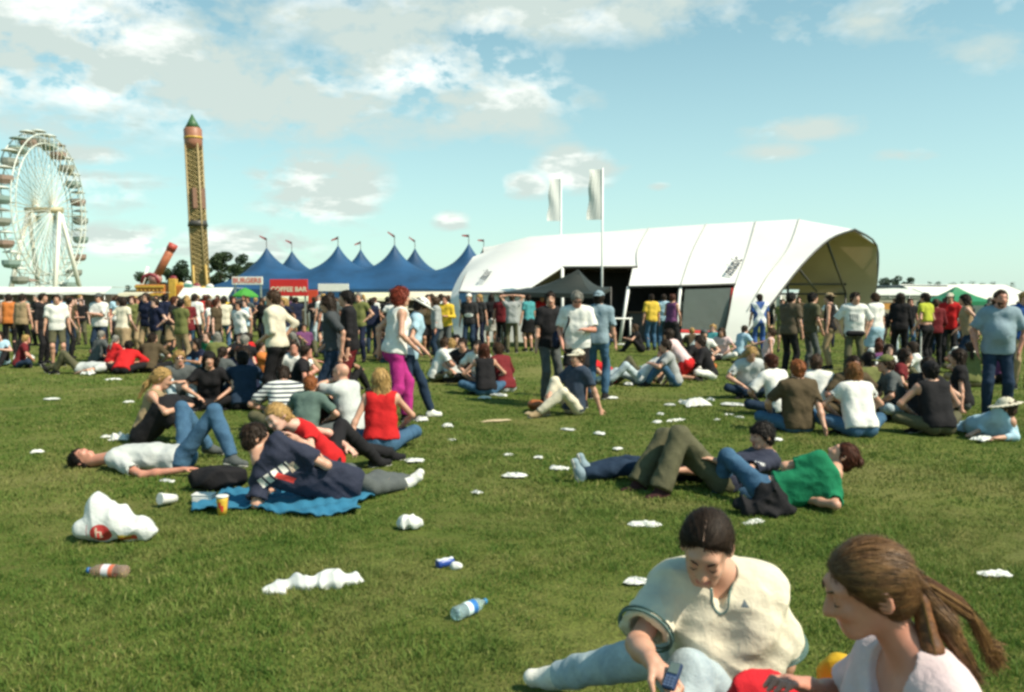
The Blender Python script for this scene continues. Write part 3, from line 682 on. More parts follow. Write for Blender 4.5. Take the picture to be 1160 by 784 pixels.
def grass(n, y0, y1, hh, ww, seed, pw):
    r = np.random.RandomState(seed); u = r.rand(n); y = (y0**pw+u*(y1**pw-y0**pw))**(1/pw)
    x = (r.rand(n)*2-1)*(y*.72+.9); nv = np.sin(x*2.1+np.sin(y*1.7)*2)*np.sin(y*2.6+x*.8)+.6*np.sin(x*5.3+y*3.1)*np.sin(y*6.1-x*2.2)
    n5 = np.sin(x*13+3*np.sin(y*4.1))*np.sin(y*16+2*np.sin(x*5.2)); H = hh*r.uniform(.45, 1.25, n)*np.clip(1+.28*nv+.38*n5, .2, 2); wd = ww*r.uniform(.6, 1.3, n); a = r.rand(n)*6.283; ln = r.uniform(.2, 1.3, n)*H; la = r.rand(n)*6.283
    z = .012*np.sin(x*1.7+y*.9)+.010*np.sin(x*.6-y*1.3+2)-.004
    dx, dy = np.cos(a)*wd, np.sin(a)*wd; lx, ly = np.cos(la)*ln, np.sin(la)*ln
    V = np.stack([np.stack([x-dx, y-dy, z], 1), np.stack([x+dx, y+dy, z], 1), np.stack([x+dx*.8+lx*.35, y+dy*.8+ly*.35, z+H*.6], 1), np.stack([x-dx*.8+lx*.35, y-dy*.8+ly*.35, z+H*.6], 1), np.stack([x+lx, y+ly, z+H], 1)], 1).reshape(-1, 3)
    i = np.arange(n, dtype=np.int32)[:, None]*5
    T = np.concatenate([i+[0, 1, 2], i+[0, 2, 3], i+[3, 2, 4]], 0)
    tint = np.clip(r.normal(.40, .17, n)+.12*nv-.12*n5+(r.rand(n) > .92)*.55, 0, 1); return V, T, np.repeat(tint, 5)
parts = [grass(210000, 2.0, 6.5, .027, .0030, 1, 1.4), grass(185000, 6.5, 14, .028, .0055, 2, 1.2), grass(90000, 14, 34, .032, .012, 3, 1.0)]
V = np.concatenate([p[0] for p in parts]); o = 0; T = []
for p in parts: T.append(p[1]+o); o += len(p[0])
me = mesh_np('grass', V, np.concatenate(T)); at_ = me.attributes.new('tint', 'FLOAT', 'POINT'); at_.data.foreach_set('value', np.concatenate([p[2] for p in parts]).astype(np.float32))
tag(link('grass', me, BLADE), 'short worn meadow grass with straw coloured patches', 'grass', kind='stuff')

# ------------------------------------------------------------------ white arched tent
VINYL = mat('white_vinyl', (.74, .74, .71), .5, .06, .6, 1.3, .35, trans=.12)
SEAMG = mat('seam_grey', (.40, .40, .38), .6, .1)
VINYLI = mat('white_vinyl_side', (.74, .74, .70), .5, .05, .5, 3, .06, trans=.1)
BLACKC = mat('strap_and_shade_black', (.010, .009, .010), .8, .2, 2)  # black of the tent's added shade sheets and of the bag strap
STEEL = mat('galvanised_steel', (.42, .42, .40), .4, .1, 8, metal=.6)
DSTEEL = mat('dark_steel', (.06, .055, .05), .5, .2, 8)
WPAINT = mat('white_paint', (.78, .78, .75), .4, .05)
tent = empty('event_tent', (4.5, 34, 0), 'large white arched event tent with an open vaulted end and black lettering', 'tent')
TL = Vector((4.5, 34, 0))
def tb(mbx, nm, mt, **k):
    for v in mbx.bm.verts: v.co -= TL
    return mbx.build(nm, mt, tent, **k)
# columns along the ridge, each with its eave and, behind, the mirrored shoulder
ridge = [W(548, 286, 37.5), W(572, 275, 37.2), W(600, 268, 36.8), W(637, 265.5, 36.4), W(680, 263, 36), W(735, 258.5, 35.5), W(800, 254, 34.8), W(856, 251, 34.2), W(905, 248.5, 33.6)]
midp = [W(531, 305, 34), W(549, 298, 33.9), W(577, 290, 33.8), W(612, 285, 33.6), W(655, 284, 33.5), W(722, 284, 33.2), W(784, 286, 32.8), W(846, 286, 32.6)]
eave = [W(520, 331, 31.0), W(535, 331, 30.8), W(558, 331, 30.7), W(594, 331, 30.6)]
top_o = [W(637, 303, 31.9), W(722, 303, 31.9)]
def lerp(a, b, t): return a+(b-a)*t
def sheet(cols, sub=6, sag=.05, mi=0, mbx=None):
    mbx = mbx or MB(); mbx.quad_grid(cols, mi); return mbx
def spline(pts, n):
    out = []
    for i in range(len(pts)-1):
        p0 = pts[max(i-1, 0)]; p1 = pts[i]; p2 = pts[i+1]; p3 = pts[min(i+2, len(pts)-1)]
        for k in range(n):
            t_ = k/n; out.append(.5*((2*p1)+(-p0+p2)*t_+(2*p0-5*p1+4*p2-p3)*t_*t_+(-p0+3*p1-3*p2+p3)*t_**3))
    out.append(pts[-1]); return out
roof = MB()
rowsL = [[ridge[i], midp[i], e] for i, e in enumerate(eave)]+[[ridge[4], midp[4], W(637, 303, 31.95)]]
roof.quad_grid([spline(r, 5) for r in rowsL])
roof.quad_grid([spline(r, 5) for r in ([ridge[4], midp[4], W(637, 303, 31.95)], [ridge[5], midp[5], W(722, 302.5, 31.95)])])
roof.quad_grid([spline(r, 5) for r in ([ridge[5], midp[5], W(712, 325, 30.6)], [ridge[6], midp[6], W(771, 324, 30.6)], [ridge[7], midp[7], W(833, 322, 30.6)])])
# flared end: from the last seam to the free curved edge
seam = [ridge[7], midp[7], W(833, 322, 30.6), W(826, 356, 30.2), W(819, 389, 30.0)]
edge = [W(968, 260, 33.6), W(940, 271, 32.0), W(908, 301, 31.0), W(872, 347, 30.3), W(838, 388, 30.0)]
m1 = [ridge[8], W(893, 281, 32.2), W(868, 315, 30.8), W(847, 352, 30.25), W(828, 389, 30.0)]
roof.quad_grid([spline(seam, 5), spline(m1, 5), spline(edge, 5)])
# left end curls down to the ground
roof.quad_grid([spline(r, 5) for r in ([ridge[0], midp[0], W(520, 331, 31.0), W(524, 360, 30.5), W(530, 388, 30.2)], [W(536, 291, 36.5), W(521, 312, 34.2), W(511, 335, 31.6), W(512, 362, 30.9), W(516, 387, 30.4)])])
# far side
def back(p, dx=0): return Vector((p.x+dx, 74-p.y-1.5, p.z))
bk = [[r_, Vector((r_.x*.5+x*.5, (r_.y+38.5)/2, 3.75)), Vector((x, 39.0, 2.0))] for r_, x in zip(ridge, [-1.4, -.5, .6, 1.9, 3.6, 6.0, 8.6, 11.0, 13.1])]
roof.quad_grid([spline(r, 4) for r in bk])
s2 = bk[-1]+[Vector((13.0, 39.6, 1.0)), Vector((12.6, 40, 0))]
e2 = [W(968, 260, 33.6), W(993, 278, 37.6), W(993, 320, 38.6), W(986, 352, 38.8), W(975, 387, 38.8)]
roof.quad_grid([s2, [lerp(a, b_, .5) for a, b_ in zip(s2, e2)], e2])
LINV = [v.co.copy() for v in roof.bm.verts]; lin = MB(); lin.bm.free(); lin.bm = roof.bm.copy()
for v in lin.bm.verts: v.co = Vector((v.co.x, 35.0+(v.co.y-35.0)*.985, .6+(v.co.z-.6)*.985))
LI = tb(lin, 'inner_lining', mat('tan_lining', (.50, .39, .25), .7, .1, .6, trans=.10))
for p in LI.data.polygons: p.use_smooth = True
ro = tb(roof, 'roof', VINYL)
for p in ro.data.polygons: p.use_smooth = True
sm = MB()
for s_ in ([ridge[7], midp[7], W(833, 322, 30.6)], [ridge[6], midp[6], W(771, 324, 30.6)], [ridge[5], midp[5], W(722, 303, 31.9)], [ridge[8], W(893, 281, 32.2), W(868, 315, 30.8), W(847, 352, 30.25)]):
    sm.tube([p+Vector((0, -.03, .02)) for p in spline(s_, 5)], .022, 5)
tb(sm, 'seam', SEAMG)
# hem along the front opening and the end edge, poles
hm = MB(); hm.tube([p+Vector((0, -.01, 0)) for p in (W(712, 325, 30.55), W(771, 324, 30.55), W(833, 322, 30.55))], .045, 6)
tb(hm, 'eave_rail', DSTEEL)
for pl_, r_ in (([W(637, 303, 31.9), W(722, 302.5, 31.9)], .05), ([W(520, 331, 31), W(594, 331, 30.6)], .04), (spline(edge, 4), .035), (spline(e2, 4), .045)): tb(MB().tube(pl_, r_, 6), 'frame', DSTEEL)
for a_, b_ in (((712, 325, 30.6), (702, 388, 30.3)), ((771, 324, 30.6), (765, 388, 30.4)), ((637, 303, 31.9), (637, 385, 31.5))):
    tb(MB().tube([W(*a_), W(*b_)], .06, 8), 'pole', WPAINT)
for a_, b_ in (((936, 272, 33), (958, 332, 38.6)), ((892, 322, 36), (897, 388, 38)), ((868, 322, 36), (958, 322, 38.6)), ((868, 333, 37), (958, 333, 38.8)), ((958, 332, 38.6), (956, 386, 38.6)), ((905, 305, 31.3), (925, 330, 37.5))):
    tb(MB().tube([W(*a_), W(*b_)], .05, 6), 'inner_frame', DSTEEL)
# added black sheets round the bar, standing in for the tent's inner shade
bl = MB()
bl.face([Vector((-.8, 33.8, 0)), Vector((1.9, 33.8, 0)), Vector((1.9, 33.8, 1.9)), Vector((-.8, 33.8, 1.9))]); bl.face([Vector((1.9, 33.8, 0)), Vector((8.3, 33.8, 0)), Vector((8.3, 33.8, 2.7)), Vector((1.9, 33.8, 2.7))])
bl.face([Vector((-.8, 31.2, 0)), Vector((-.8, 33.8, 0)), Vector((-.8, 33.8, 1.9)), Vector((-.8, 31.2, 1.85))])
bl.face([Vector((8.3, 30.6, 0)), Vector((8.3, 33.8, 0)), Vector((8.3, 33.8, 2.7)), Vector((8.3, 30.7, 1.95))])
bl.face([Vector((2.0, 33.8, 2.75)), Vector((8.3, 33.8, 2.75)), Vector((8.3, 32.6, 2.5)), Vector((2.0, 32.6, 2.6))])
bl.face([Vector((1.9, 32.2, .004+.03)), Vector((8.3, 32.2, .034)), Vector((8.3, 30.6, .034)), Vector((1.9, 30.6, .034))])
tb(bl, 'shade_sheets', BLACKC)
grey = MB(); grey.face([W(536, 333, 31), W(594, 333, 31), W(594, 388, 31), W(536, 388, 31)]); tb(grey, 'side_wall', VINYLI)
# clear window with white skirt
win = MB(); win.face([W(776, 328, 30.45), W(831, 326, 30.45), W(826, 376, 30.35), W(772, 373, 30.35)])
m, t, b = newmat('smoked_pvc'); b.inputs['Base Color'].default_value = (.20, .22, .20, 1); b.inputs['Roughness'].default_value = .2
tr = N(t, 'ShaderNodeBsdfTransparent'); tr.inputs[0].default_value = (.5, .52, .52, 1); mx = N(t, 'ShaderNodeMixShader'); mx.inputs[0].default_value = .35
bump(t, b, noise(t, objcoord(t), 1.5, 3), .3, .1)
L(t, b.outputs[0], mx.inputs[1]); L(t, tr.outputs[0], mx.inputs[2]); L(t, mx.outputs[0], t.nodes['Material Output'].inputs[0])
tb(win, 'window', m)
RED = mat('red_vinyl', (.58, .028, .022), .45, .1)
tb(MB().face([W(772, 373, 30.33), W(826, 376, 30.33), W(825.4, 379.5, 30.3), W(771, 376.5, 30.3)]), 'window_border', RED)
tb(MB().face([W(828.6, 326, 30.43), W(831, 326, 30.43), W(826, 376, 30.33), W(823.5, 376, 30.33)]), 'window_border', RED)
tb(MB().face([W(771, 377, 30.32), W(825, 380, 30.28), W(816, 391, 30.0), W(768, 384, 30.2)]), 'skirt', VINYLI)
INK = mat('black_ink', (.015, .015, .018), .6, .05); WINK = mat('white_ink', (.8, .8, .78), .6, .03)
def text_on(parent, origin, base, s, size, mt, a, b_, upv, **k):
    x = (b_-a).normalized(); z = x.cross(upv).normalized(); y = z.cross(x).normalized()
    M = Matrix((x, y, z)).transposed().to_4x4(); M.translation = (a+b_)/2-origin
    return text(s, size, mt, parent, M, **k)
a_, b_ = W(819, 318, 30.75), W(840, 287.5, 32.35); off_ = Vector((0, -.06, .05))
text_on(tent, TL, None, 'music', .58, INK, a_+off_, b_+off_, Vector((-1, .3, .55)), bold=.008)
a_, b_ = W(541, 326, 30.9), W(558, 303, 33.0); text_on(tent, TL, None, 'music', .46, INK, a_+off_*2, b_+off_*2, Vector((-1, .3, .55)), bold=.004)
# bar counter, fridge and coloured crates seen dim inside the tent
ct = empty('bar_counter', (6.2, 32.4, 0), 'long dark bar counter standing inside the arched white tent', 'counter')
MB().box((0, 0, .52), (3.6, .5, 1.0)).build('counter_front', DSTEEL, ct, bevel=.01); MB().box((0, 0, 1.06), (3.8, .65, .06)).build('counter_top', mat('counter_wood', (.16, .08, .04), .4), ct, bevel=.01)
for i, (x, c_, nm) in enumerate(((6.35, (.5, .5, .46), 'white'), (7.3, (.45, .06, .05), 'red'), (6.8, (.2, .3, .05), 'green'))):
    e = empty('drink_dispenser', (x, 32.4, 1.09), '%s drinks dispenser on the bar counter inside the tent' % nm, 'dispenser'); MB().box((0, 0, .2), (.3, .28, .38)).build('tank', mat('tank_'+nm, c_), e, bevel=.05); MB().tube([(0, -.15, .12), (0, -.2, .12), (0, -.2, .06)], .015).build('tap', STEEL, e)
# barrier rail across the tent mouth
e = empty('barrier_rail', tuple(W(660, 388, 30.1)), 'thin white barrier rail across the dark tent entrance', 'barrier'); o_ = e.location.copy()
mbx = MB(); mbx.tube([W(655, 361, 30.1)-o_, W(716, 361, 30.1)-o_], .03); mbx.build('rail', WPAINT, e)
for px in (657, 714): MB().tube([W(px, 361, 30.1)-o_, W(px, 389.5, 30.1)-o_], .025).build('post', WPAINT, e)

# black pyramid canopy in front of the tent
cg = W(640, 392, 28.0); cg.z = 0
can = empty('pop_up_canopy', cg, 'black pointed canopy pitched before the white tent entrance', 'canopy')
BCAN = mat('black_canvas', (.012, .017, .013), .6, .2, 3)
ap = W(655, 305, 28.2)-cg; c4_ = [W(569, 331, 27.6)-cg, W(676, 333, 27.0)-cg, W(692, 325, 29.8)-cg, W(598, 326, 30)-cg]
mbx = MB()
for i in range(4):
    p, q = c4_[i], c4_[(i+1) % 4]; n = 7
    rows = [[lerp(lerp(p, q, k/8), ap, t_)+Vector((0, 0, -.22*math.sin(t_*3.14)*(1-.3*math.sin(k/8*3.14)))) for k in range(9)] for t_ in [j/n for j in range(n)]]
    mbx.quad_grid(rows); mbx.quad_grid([[lerp(p, q, k/8)+Vector((0, 0, -.14)) for k in range(9)], [lerp(p, q, k/8) for k in range(9)]])
    mbx.face([rows[-1][0], rows[-1][-1], ap])
mbx.build('canopy_cover', BCAN, can, solid=.006)
for p in c4_: MB().tube([p, (p.x, p.y, 0)], .03).build('leg', DSTEEL, can)

# banner flags
def feather(px, ptop, pbase, Y, fx0, fy0, fy1, lab, w=.5):
    b0 = W(px, pbase, Y); b0.z = 0; e = empty('banner_flag', b0, lab, 'flag', 'white banner flags at the tent')
    tp = W(px, ptop, Y)-b0; MB().tube([(0, 0, 0), (0, 0, tp.z)], [.042, .03]).build('flag_pole', WPAINT, e)
    n = 14; rows = []
    for k in range(n+1):
        z = tp.z-.06-(fy1-fy0)/F*Y*k/n; ww = w*(1-.05*math.sin(k*.9))+.08*(k/n)**3
        rows.append([(-ww*j/5, .05*math.sin(j*.9+k*.35)*(j/5), z) for j in range(6)])
    MB().quad_grid(rows).build('banner', VINYL, e, solid=.004)
feather(681.5, 190, 389, 29.3, 668, 192, 248, 'tall white banner flag on the pole nearest the tent mouth', .46)
feather(635, 201, 389, 36.5, 620, 204, 251, 'white banner flag rising behind the tent roof', .52)

# ------------------------------------------------------------------ blue big top
BLUE = mat('blue_canvas', (.011, .060, .145), .6, .4, .25, 2, .05, trans=.04)
bt0 = W(400, 330, 100); bt0.z = 0
bt = empty('big_top', bt0, 'large blue circus tent with rows of pointed masts behind the stalls', 'tent')
masts = [(302, 283, 96), (383, 281, 96), (447, 280, 96), (531, 279, 96), (330.5, 286, 108), (408.5, 285, 108), (470, 284, 108), (548, 283, 108)]
mp = [W(*q) for q in masts]
x0 = W(252, 330, 96).x; x1 = W(590, 330, 96).x; y0_, y1_ = 88.0, 116.0
def bth(x, y):
    h_ = 0
    for p in mp:
        r = math.hypot(x-p.x, (y-p.y)*.9); h_ = max(h_, 0)+0
    vals = []
    for p in mp:
        r = math.hypot(x-p.x, (y-p.y)*.85); vals.append((p.z-2.9)*(.62*math.exp(-r/1.5)+.52*math.exp(-r/6.0))/1.14)
    s_ = sum(v**4 for v in vals)**.25
    ed = min(1, (x-x0)/5.5, (x1-x)/5, (y-y0_)/6, (y1_-y)/6); ed = max(0, ed)
    ridge_ = 1.5*min(1, ed)
    return 2.5+max(s_*min(1, ed*1.6), 0)+ridge_*.5
nx, ny = 150, 60; xs_ = sorted(set([x0+(x1-x0)*i/nx for i in range(nx+1)]+[p.x for p in mp])); ys_ = sorted(set([y0_+(y1_-y0_)*j/ny for j in range(ny+1)]+[p.y for p in mp]))
mbx = MB().quad_grid([[Vector((x, y, bth(x, y)))-bt0 for x in xs_] for y in ys_]); o = mbx.build('tent_roof', BLUE, bt)
for p in o.data.polygons: p.use_smooth = True
mbx = MB(); per = [(x0, y0_), (x1, y0_), (x1, y1_), (x0, y1_), (x0, y0_)]
for (a, b1), (c, d) in zip(per, per[1:]): mbx.face([Vector((a, b1, 0))-bt0, Vector((c, d, 0))-bt0, Vector((c, d, 2.5))-bt0, Vector((a, b1, 2.5))-bt0])
mbx.build('tent_wall', BLUE, bt)
FLAGR = mat('faded_flag', (.30, .05, .05), .7, .3)
for k, p in enumerate(mp):
    q = p-bt0; mo = MB().tube([(q.x, q.y, 0), (q.x, q.y, q.z+1.3)], .045).build('mast', DSTEEL, bt)
    fl = MB(); zz = q.z+1.2; rows = [[(q.x-j*.19, q.y+.1*math.sin(j), zz-.2+i*.30*(1-j*.12)+j*(.11, -.06, .15, .03)[k % 4]) for j in range(5)] for i in range(2)]; fl.quad_grid(rows); fl.build('pennant', FLAGR, mo, solid=.01)

# ------------------------------------------------------------------ stalls
def stall(px0, px1, y_top, y_eave, Y, col, nm, lab, cat='stall', depth=2.6, name='food_stall', mt=None, front=(.10, .08, .06)):
    a = W(px0, y_eave, Y); b_ = W(px1, y_eave, Y); c = (a+b_)/2; g0 = Vector((c.x, Y, 0)); w_ = b_.x-a.x; ez = a.z; tz = W(px0, y_top, Y).z
    e = empty(name, g0, lab, cat)
    M_ = mt or mat(nm, col, .6, .12, 1.2, 8, .1)
    mbx = MB(); n = max(4, int(w_/.8))
    mbx.quad_grid([[(-w_/2+w_*i/n, -.5, ez-.05*abs(math.sin(i*1.57))) for i in range(n+1)], [(-w_/2+w_*i/n, -.45, ez+.12) for i in range(n+1)], [(-w_/2+w_*i/n, .4, tz) for i in range(n+1)], [(-w_/2+w_*i/n, depth, tz) for i in range(n+1)]])
    mbx.build('awning', M_, e, solid=.02)
    MB().box((0, 1.3, ez/2), (w_*.985, depth-.6, ez-.02)).build('kiosk', mat('stall_front', front, .7, .3), e)
    MB().box((0, -.12, .95), (w_*.96, .4, .08)).build('counter', mat('counter_cream', (.45, .42, .34), .5), e)
    for s_ in (-1, 1): MB().tube([(s_*w_*.485, -.4, 0), (s_*w_*.485, -.4, ez)], .04).build('post', STEEL, e)
    return e, g0, w_, ez, tz
CREAM = (.62, .58, .44)
stall(-30, 124, 325, 333, 52, (.66, .67, .60), 'pale_roof', 'long white trailer roof running behind the crowd below the big wheel', 'trailer', name='catering_trailer')
stall(138, 172, 331, 335, 48, (.60, .55, .40), 'cream_awning_a', 'low cream awning beside the orange fairground booth')
stall(300, 352, 334.5, 341, 47, (.52, .56, .40), 'pale_green_awning', 'stall with pale green awning under the red sign')
stall(386, 452, 331.5, 340, 48, (.60, .57, .38), 'cream_awning_b', 'stall with cream awning beside the plain white sign')
stall(453, 520, 330.5, 339, 49, (.62, .55, .42), 'cream_awning_c', 'stall with cream and orange awning next to the white tent')
stall(205, 262, 326, 338, 46, (.70, .69, .60), 'ivory_awning', 'rounded ivory awning between the orange booth and the signs')
def sign(px0, px1, py0, py1, Y, bg, s, fg, lab, size=None, legs=True):
    a = W(px0, py1, Y); b_ = W(px1, py0, Y); c = (a+b_)/2; g0 = Vector((c.x, Y, 0)); e = empty('sign_board', g0, lab, 'sign'); w_ = b_.x-a.x; hh = b_.z-a.z
    MB().box((0, 0, c.z), (w_, .10, hh)).build('board', bg, e, bevel=.01)
    if legs:
        for s_ in (-1, 1): MB().box((s_*w_*.42, .1, a.z/2), (.08, .08, a.z)).build('post', STEEL, e)
    if s:
        M = Matrix.Translation((0, -.062, c.z-(hh*.10 if 'BAR' in s else 0))) @ Matrix.Rotation(R(90), 4, 'X'); text(s, size or hh*.8, fg, e, M, bold=.012)
    return e
WB = mat('white_board', (.74, .72, .66), .5, .06); PINK = mat('faded_red_ink', (.62, .16, .12), .5, .1); RB = mat('red_board', (.55, .018, .016), .4, .1); CRM = mat('cream_ink', (.75, .62, .45), .5, .1)
sign(263, 297.5, 313.5, 322.5, 45, WB, 'BURGERS', PINK, 'white sign board with faded red lettering above the stalls', .36)
sign(306, 348.5, 316.5, 335.5, 45, RB, 'COFFEE BAR', CRM, 'wide red sign board lettered in cream before the blue tent', .34)
sign(360.5, 395, 321.5, 330, 45, WB, None, None, 'plain white sign board just past the red sign')
e = sign(349.5, 360, 328.5, 345, 44.5, mat('orange_red_board', (.60, .06, .02), .5), None, None, 'narrow orange red panel attached beside the red sign')
g0 = W(278, 345, 44); g0.z = 0; e = empty('parasol', g0, 'bright green parasol below the white lettered sign', 'parasol')
mbx = MB(); tz = W(278, 326, 44).z; ez = W(278, 335, 44).z
mbx.quad_grid([[(math.cos(k*math.pi/4)*r_, math.sin(k*math.pi/4)*r_, z_) for k in range(8)] for r_, z_ in ((.02, tz), (.35, tz*.6+ez*.4), (.68, ez), (.68, ez-.08))], closed=True)
mbx.build('canopy', mat('green_canvas', (.05, .26, .03), .6), e, solid=.01); MB().tube([(0, 0, 0), (0, 0, tz)], .03).build('pole', STEEL, e)

# orange fairground booth, its painted flanks and tilted arm
g0 = W(182, 345, 58); g0.z = 0
e = empty('fairground_booth', g0, 'ornate orange and gold fairground booth with rounded pediment', 'booth')
OR1 = mat('orange_paint', (.48, .16, .03), .5, .25, 3); GOLD = mat('gold_paint', (.55, .33, .05), .4, .25, 4); TEAL = mat('teal_paint', (.10, .28, .22), .5, .2); MAR = mat('maroon_paint', (.20, .02, .03), .5, .2)
zt = W(182, 319, 58).z; wd_ = 32/F*58
MB().box((-.6, .5, zt/2-.1), (wd_, 1.6, zt-.2)).build('front', OR1, e, bevel=.03)
for k in range(2): MB().box((-.6, -.35, zt-.35-.55*k), (wd_*1.03, .12, .16)).build('gold_moulding', GOLD, e, bevel=.02)
for k in range(7): MB().ball((-.6+(k-3)*.27, -.36, zt-.6), .07, 1).build('bulb', GOLD, e)
MB().tube([(-1.2, -.2, zt-.1), (-1.0, -.2, zt+.35), (-.6, -.2, zt+.5), (-.2, -.2, zt+.35), (0, -.2, zt-.1)], .12).build('pediment', MAR, e)
for k, (dx, c_, h_) in enumerate(((.85, GOLD, .2), (1.35, OR1, -.25), (1.8, TEAL, -.15), (2.35, WB, -.3), (2.8, MAR, -.5), (3.2, TEAL, -.35))):
    MB().box((dx, .1+.07*k, (zt+h_)/2), (.5, .5, zt+h_)).build('painted_panel', c_, e, bevel=.05)
    MB().ball((dx, .1+.07*k, zt+h_), .27, 2, (1, .5, .8)).build('finial', (MAR, GOLD, WB)[k % 3], e)
g1 = W(172, 345, 64); g1.z = 0; e = empty('swing_ride', g1, 'tilted orange ride arm rising behind the orange booth', 'fairground ride')
p0 = W(176, 316, 64)-g1; p1 = W(196, 278, 64)-g1; dr = (p1-p0).normalized()
MB().tube([p0, p1], .32, 8).build('arm', mat('arm_orange', (.42, .13, .06), .5, .3, 3), e); MB().tube([p1-dr*.4, p1+dr*.1], .36, 8).build('arm_head', mat('arm_tip', (.40, .06, .04), .5), e)
MB().tube([(0, 0, 0), p0], .3, 8).build('tower', mat('arm_grey', (.35, .30, .27), .5), e); MB().ball(p0, .5, 2).build('hub', mat('hub_pink', (.42, .20, .17), .5, .3), e)
for s_ in (-1, 1): MB().tube([p0+Vector((s_*.5, -.1, .9)), p0+Vector((-.8+s_*.2, 0, -.4)), (-1.4+s_*.2, 0, 0)], .12).build('strut', WB, e)

# ------------------------------------------------------------------ drop tower
g0 = W(229, 337, 112); g0.z = 0
e = empty('drop_tower', g0, 'tall brown lattice drop tower with a green cone roof', 'fairground ride')
e.rotation_euler = (0, R(-1.9), 0)
BR = mat('rusty_yellow_steel', (.30, .22, .10), .5, .3, 1); BRR = mat('copper_drum', (.32, .13, .075), .5, .25, 1); GRN = mat('green_roof', (.05, .13, .05), .5, .2)
H_ = (337-152)/F*112; w_ = 13.5/F*112/2
mbx = MB()
for sx in (-1, 1):
    for sy in (-1, 1): mbx.tube([(sx*w_, sy*w_, 0), (sx*w_, sy*w_, H_)], .14, 6)
mbx.build('corner_columns', BR, e)
mbx = MB(); nb_ = 34
for k in range(nb_):
    z0, z1 = H_*k/nb_, H_*(k+1)/nb_
    for s_ in (-1, 1):
        for q in (-1, 1):
            mbx.tube([(-w_*q, s_*w_, z0), (w_*q, s_*w_, z1)], .07, 4); mbx.tube([(s_*w_, -w_*q, z0), (s_*w_, w_*q, z1)], .07, 4)
        mbx.tube([(-w_, s_*w_, z1), (w_, s_*w_, z1)], .06, 4); mbx.tube([(s_*w_, -w_, z1), (s_*w_, w_, z1)], .06, 4)
mbx.build('lattice', mat('lattice_yellow', (.36, .27, .12), .5, .3, 1), e)
MB().box((0, 0, H_/2), (w_*1.75, w_*1.75, H_)).build('cable_core', mat('core_brown', (.27, .18, .075), .7, .4, .8), e)
MB().tube([(0, 0, H_-.6), (0, 0, H_+.2), (0, 0, H_+1.9), (0, 0, H_+2.2)], [1.0, 1.15, 1.15, .9], 12).build('drum', BRR, e)
MB().tube([(0, 0, H_+.7), (0, 0, H_+.95)], 1.2, 12).build('drum_band', GOLD, e)
MB().tube([(0, 0, H_+2.1), (0, 0, H_+2.9), (0, 0, H_+3.9)], [1.0, .55, .05], 10).build('cone_roof', GRN, e)
mbx = MB(); zc_ = (337-240)/F*112
MB().tube([(0, 0, zc_-.35), (0, 0, zc_+.35)], [1.3, 1.15], 12).build('gondola_ring', DSTEEL, e)
MB().tube([(0, 0, zc_*1.17), (0, 0, zc_*1.17+2.6)], [1.2, 1.2], 4).build('upper_carriage', mat('carriage_brown', (.20, .10, .06), .6, .3), e)
for s_ in (-.6, 1.15): MB().tube([(s_*(w_+.25)+.1, -1.2, 0), (s_*(w_+.15)+.1, -1.2, 5.8)], .16, 6).build('guide_column', mat('guide_yellow', (.45, .29, .07), .5), e)

# ------------------------------------------------------------------ big wheel
Yw = 122; hub = W(50, 238, Yw); g0 = Vector((hub.x, Yw, 0))
e = empty('ferris_wheel', g0, 'large white ferris wheel with open gondolas turned partly edge on', 'ferris wheel')
hz_ = hub.z; Rr = 87/F*Yw; ang = R(92)     # wheel plane turned away from the picture
ex = Vector((math.cos(ang), math.sin(ang), 0)); ax_ = Vector((-math.sin(ang), math.cos(ang), 0))
WW = mat('wheel_white', (.62, .64, .58), .5, .12, .5); WG = mat('wheel_gold', (.42, .36, .22), .5, .2, .5)
def wp(a, r_, s_=0): return ex*(math.cos(a)*r_)+Vector((0, 0, hz_+math.sin(a)*r_))+ax_*s_
NG = 24
for s_ in (-1, 1):
    for r_ in (Rr*.955, Rr*.84): MB().tube([wp(k*2*math.pi/72, r_, s_*1.0) for k in range(73)], .085, 5, cap=False).build('rim', WW, e)
for k in range(NG*2):
    a = k*math.pi/NG; mbx = MB()
    for s_ in (-1, 1): mbx.tube([wp(a, .7, s_*1.2), wp(a, Rr*.955, s_*1.0)], .045, 4)
    if k % 2 == 0: mbx.tube([wp(a, Rr*.955, -1), wp(a, Rr*.955, 1)], .06, 4); mbx.tube([wp(a, Rr*.84, -1), wp(a, Rr*.84, 1)], .05, 4)
    mbx.tube([wp(a, Rr*.84, -1), wp(a+math.pi/NG, Rr*.955, -1)], .04, 4)
    mbx.build('spoke', WW if k % 3 else WG, e)
MB().tube([ax_*-2.6+Vector((0, 0, hz_)), ax_*2.6+Vector((0, 0, hz_))], .42, 10).build('hub_axle', WG, e)
for s_ in (-1, 1):
    for q in (-1, 1): MB().tube([ax_*s_*2.2+Vector((0, 0, hz_)), ax_*s_*3.2+ex*q*4.6], [.28, .36], 8).build('support_leg', mat('leg_white', (.72, .70, .62), .5), e)
POD = [mat('pod_grey_hazed', (.26, .26, .22), .5, .2), mat('pod_brown_hazed', (.30, .20, .16), .5, .2), mat('pod_teal_hazed', (.22, .30, .27), .5, .2)]  # paled tones: the haze of distance is put into the colour
CNP = mat('pod_canopy', (.58, .60, .54), .5)
